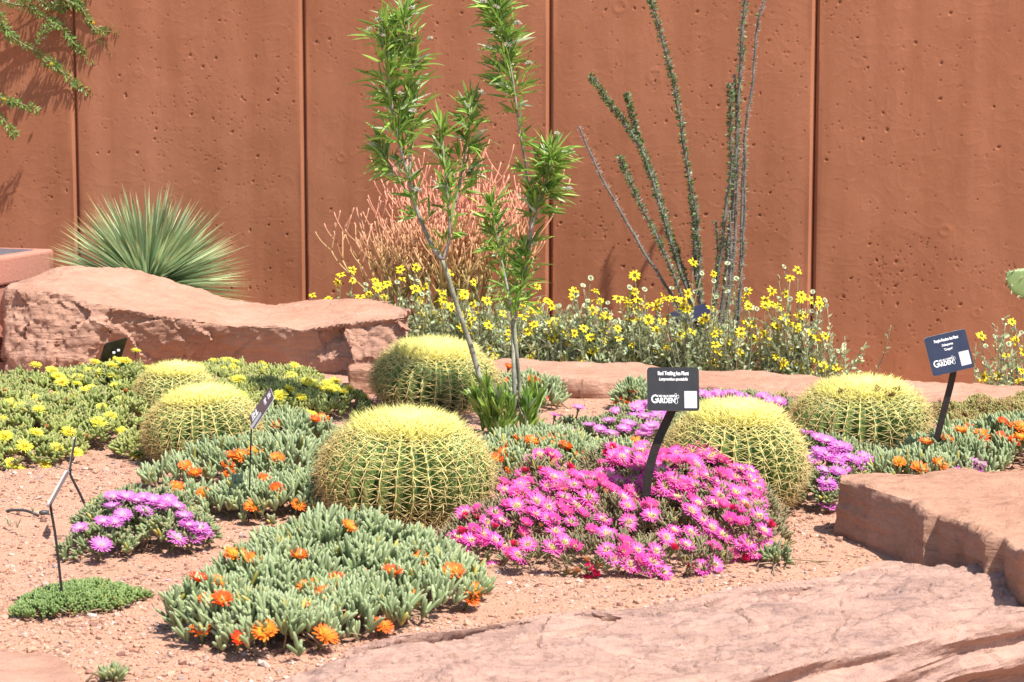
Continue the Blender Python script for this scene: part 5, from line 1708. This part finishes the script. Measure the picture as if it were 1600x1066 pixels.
dz_fl = zl(2.961, 460, 330, z5, 'f') + zl(2.961, 860, 380, z6, 'f') + zl(2.961, 860, 380, zs6, 's') + zl(2.961, 460, 330, zs5, 's')
dz_r = [(1533, 525, 'f'), (1581, 503, 'f'), (1583, 535, 'f'), (1588, 530, 'f'), (1572, 556, 'f'), (1598, 550, 'f'), (1537, 590, 'f'), (1560, 588, 'f'), (1592, 595, 'f'), (1596, 580, 'f'), (1610, 540, 'f'), (1620, 570, 'f'), (1552, 508, 's'), (1553, 526, 's'), (1540, 541, 's'), (1539, 567, 's'), (1550, 581, 's'), (1576, 538, 's'), (1596, 520, 's'), (1525, 578, 's'), (1605, 560, 's')]
plants = [(548, 9.95, 'sparse yellow daisy clump rising just behind the end of the long boulder'),
          (625, 9.85, 'yellow daisy clump growing under the coral tips of the pencil cactus'),
          (700, 9.85, 'yellow daisy clump crossed by the slanted shrub stem'),
          (775, 9.75, 'yellow daisy clump between the two shrub stems, above the farthest cactus'),
          (850, 9.75, 'yellow daisy clump just past the upright shrub stem'),
          (925, 9.7, 'yellow daisy clump in front of the wall joint nearest the shrub'),
          (1000, 9.65, 'yellow daisy clump below the bare leaning ocotillo cane'),
          (1075, 9.55, 'yellow daisy clump around the small tipped navy sign'),
          (1150, 9.5, 'yellow daisy clump hiding the base of the upright ocotillo canes'),
          (1235, 9.45, 'tall loose yellow daisy clump in front of the last wall joint'),
          (1310, 9.35, 'sparse yellow daisy clump trailing off above the dried fruit cactus')]
def daisy_bush(px, d, label, fl, extra, spread):
    reseed(label)
    b = atd(px, 560, d); b[2] = float(ground_z(b[:1], b[1:2])[0])
    root = thing('daisy_bush', label, 'daisy bush', b, 'yellow daisies in front of the wall')
    st, lf = MB(), MB()
    ends = []
    for fx, fy, k in fl:
        dd = d + rng.uniform(-0.16, 0.02)
        ends.append((atd(fx, fy, dd), k))
    for _ in range(extra):
        e = b + np.array([rng.normal(0, spread), rng.uniform(-0.18, 0.18), rng.uniform(0.15, 0.44)])
        ends.append((e, None))
    for e, k in ends:
        b0_ = b + np.array([(e[0] - b[0]) * 0.35 + rng.normal(0, 0.03), (e[1] - b[1]) * 0.4, 0])
        mid = b0_ * 0.45 + e * 0.55 + np.array([rng.normal(0, 0.02), rng.normal(0, 0.02), 0.02])
        p = spline([b0_, mid, e], 9)
        tube(st, p, np.linspace(0.0028, 0.0016, 9), varied(1, (0.34, 0.36, 0.22), 0.2)[0], 4)
        n = rng.integers(12, 22)
        u = rng.random(n) ** 1.0 * 7.9 * (0.88 if k else 1.0); i = u.astype(int)
        q = p[i] + (p[i + 1] - p[i]) * (u - i)[:, None]
        t = norm(p[i + 1] - p[i]); Fm = frames(t)
        dd_ = t * 0.8 + Fm[:, :, 0] * rng.uniform(0.5, 1.1, (n, 1))
        blades(lf, q, dd_, rng.uniform(0.016, 0.044, n), rng.uniform(0.007, 0.014, n), varied(n, (0.40, 0.46, 0.265), 0.2, 0.05), rng.uniform(0, 0.3, n), frames(dd_)[:, :, 0], 0.25, 3)
    st.build('stems', M['leaf'], root); lf.build('leaves', M['leaf'], root)
    for e, k in ends:
        if k:
            dr = norm(np.array([S.x * 0.7 + rng.normal(0, 0.35), S.y * 1.8 + rng.normal(0, 0.3), 0.62]))
            Fm = frames(dr[None])[0]
            if k == 'f':
                put('flower', DAISY[rng.integers(3)], root, e, Fm, rng.uniform(0.8, 1.2))
            else:
                put('seed_head', SEED[rng.integers(2)], root, e, Fm, rng.uniform(0.75, 1.05))
    return root
dz_fl += [(rng.uniform(640, 1290), rng.uniform(455, 585), 'f') for _ in range(120)] + [(rng.uniform(640, 1290), rng.uniform(450, 580), 's') for _ in range(40)]
owner = {i: [] for i in range(len(plants))}
for f_ in dz_fl:
    i = int(np.argmin([abs(f_[0] - p[0]) for p in plants]))
    owner[i].append(f_)
for i, (px, d, lab) in enumerate(plants):
    ex = 150 if i < 8 else (80 if i < 10 else 14)
    if i == 0: ex = 14
    daisy_bush(px, d, lab, owner[i], ex, 0.11)
daisy_bush(1565, 9.1, 'gappy yellow daisy clump on thin stems beside the purple passion sign', dz_r[:1] + dz_r[4:9] + dz_r[12:18], 8, 0.05)
daisy_bush(1603, 9.1, 'yellow daisy clump under the prickly pear pad, cut by the frame', dz_r[1:4] + dz_r[9:12] + dz_r[18:], 16, 0.07)

# ================================================================== ACACIA BRANCHES
reseed('acacia branches')
AD = 11.33
ac = thing('acacia_tree', 'feathery green acacia with yellow puff blooms hanging before the wall corner', 'tree', ((-260 - 800) / 3400 * 11.0, 10.95, 0))
tb = MB()
tx = (-260 - 800) / 3400 * 11.0
tube(tb, spline([(tx, 10.95, -0.05), (tx + 0.05, 10.95, 0.7), (tx - 0.02, 10.95, 1.4), (tx + 0.08, 10.96, 2.1), (tx + 0.2, 10.97, 2.6)], 24), np.linspace(0.07, 0.03, 24), (0.20, 0.14, 0.09), 9)
tb.build('trunk', M['bark'], ac)
zb = [[(-200, 60), (-80, 85), (0, 110), (60, 175), (150, 230), (200, 260), (260, 310), (330, 370), (380, 410), (430, 440)],
      [(-200, -60), (-60, -20), (60, 20), (130, 30), (190, 70), (260, 110), (310, 160), (350, 210), (390, 250), (440, 285)],
      [(0, -160), (150, -90), (300, 0), (370, 30), (410, 100), (460, 170), (500, 215), (530, 265), (580, 330), (630, 355)],
      [(-260, 330), (-120, 400), (0, 450), (50, 470), (110, 485), (180, 520)],
      [(-260, 420), (-120, 480), (0, 540), (40, 590), (70, 630)],
      [(20, -60), (180, 0), (250, 40), (340, 20), (420, 0)],
      [(430, 120), (480, 145), (550, 145)], [(350, 210), (400, 205), (450, 190)], [(150, 225), (200, 150), (240, 100)],
      [(-60, -10), (0, 60), (20, 130)], [(60, 20), (110, -10), (180, -40)], [(250, 40), (270, 0), (300, -40)],
      [(-100, -300), (100, -260), (260, -200), (380, -120)], [(20, 120), (50, 150), (40, 190)], [(290, 340), (250, 300), (200, 290)]]
al_ = MB()
for bi, pts in enumerate(zb):
    dz = rng.uniform(-0.05, 0.02)
    p = spline([atd(x / 2.961, y / 2.961, AD + dz) for x, y in pts], 30)
    bm_ = MB()
    tube(bm_, p, np.linspace(0.007 if len(pts) > 4 else 0.004, 0.0018, 30), (0.20, 0.21, 0.10), 5)
    bm_.build('branch', M['bark'], ac)
    L = float(np.linalg.norm(np.diff(p, axis=0), axis=1).sum())
    n = int(L * 620)
    u = (0.15 + 0.85 * rng.random(n)) * 28.9; i = np.minimum(u.astype(int), 28)
    b = p[i] + (p[i + 1] - p[i]) * (u - i)[:, None]
    t = norm(p[i + 1] - p[i]); Fm = frames(t)
    d = t * 0.4 + Fm[:, :, 0] * rng.uniform(0.5, 1.0, (n, 1)) + rng.normal(0, 0.1, (n, 3))
    bb = b + Fm[:, :, 0] * rng.uniform(0, 0.014, (n, 1))
    blades(al_, bb, d, rng.uniform(0.014, 0.034, n), rng.uniform(0.005, 0.009, n), varied(n, (0.17, 0.27, 0.065), 0.25), 0.0, frames(d)[:, :, 0], 0.2, 2)
al_.build('leaves', M['leaf'], ac)
lb = MB()
for pts in zb[:6] + zb[12:13]:
    e = atd(pts[0][0] / 2.961, pts[0][1] / 2.961, AD)
    zt = max(0.9, min(2.4, e[2] - 0.2))
    tube(lb, spline([(tx + 0.02, 10.95, zt), ((tx + e[0]) / 2, 11.0, (zt + e[2]) / 2 + 0.04), e], 8), np.linspace(0.02, 0.007, 8), (0.2, 0.15, 0.09), 6)
lb.build('limbs', M['bark'], ac)
def puff():
    mb = MB(); n = 60
    d = rng.normal(0, 1, (n, 3))
    fingers(mb, np.zeros((n, 3)), d, 0.008, 0.0012, varied(n, (0.85, 0.62, 0.03), 0.1))
    return mb.mesh('bloom', M['petal'])
PF = puff()
for x, y in [(432, 108), (238, 297), (22, 460), (-40, 200), (300, -60)]:
    put('bloom', PF, ac, atd(x / 2.961, y / 2.961, AD - 0.06), np.eye(3), 1.1)

# ================================================================== PRICKLY PEAR
reseed('prickly pear')
OPD = 9.35
op = thing('prickly_pear', 'green prickly pear with one broad spiny pad entering beside the wall', 'cactus', atd(1680, 580, OPD) * [1, 1, 0])
def pad(cx, cy, rx, ry, rot, yaw, d, flat=1.0):
    nu, nv = 28, 14
    c = atd(cx, cy, d)
    V = []
    for i in range(nv + 1):
        t = i / nv * math.pi
        for j in range(nu):
            a = j / nu * 2 * math.pi
            r = math.sin(t)
            egg = 1 - 0.18 * math.sin(a)
            V.append((rx * r * math.cos(a) * egg, -0.012 * math.cos(t) * 1.3, ry * r * math.sin(a) * (flat if math.sin(a) > 0 else 1)))
    V = np.array(V)
    Mx = np.array(Matrix.Rotation(yaw, 3, 'Z') @ Matrix.Rotation(rot, 3, 'Y'))
    W = V @ Mx.T + c
    q = [(i * nu + j, i * nu + (j + 1) % nu, (i + 1) * nu + (j + 1) % nu, (i + 1) * nu + j) for i in range(nv) for j in range(nu)]
    mb = MB().add(W, q, None, np.clip(np.array([0.19, 0.27, 0.10]) * (1 + 0.2 * fbm(W * 60, 3, 2))[:, None], 0, 1))
    o = mb.build('pad', M['cactus'], op)
    sp = MB()
    k = np.array([v for i, v in enumerate(V) if (i // nu) in (3, 5, 6, 7, 8) and i % 3 == 0])
    k2 = k @ Mx.T + c
    n = len(k2)
    d_ = norm(k) @ Mx.T * 0.4 + np.array([0, -1, 0.1])
    for _ in range(3):
        spine_batch(sp, k2, d_ + rng.normal(0, 0.4, (n, 3)), rng.uniform(0.012, 0.03, n), 0.0016, varied(n, (0.7, 0.6, 0.42), 0.2), varied(n, (0.65, 0.55, 0.4), 0.1))
    sp.build('spines', M['spine'], o)
pad(1634, 424, 0.185, 0.135, R(0), R(14), OPD, 0.16)
pad(1690, 470, 0.10, 0.15, R(10), R(-15), OPD + 0.03)
pad(1690, 545, 0.10, 0.15, R(-5), R(5), OPD + 0.01)
pad(1740, 440, 0.10, 0.14, R(25), R(20), OPD - 0.03)
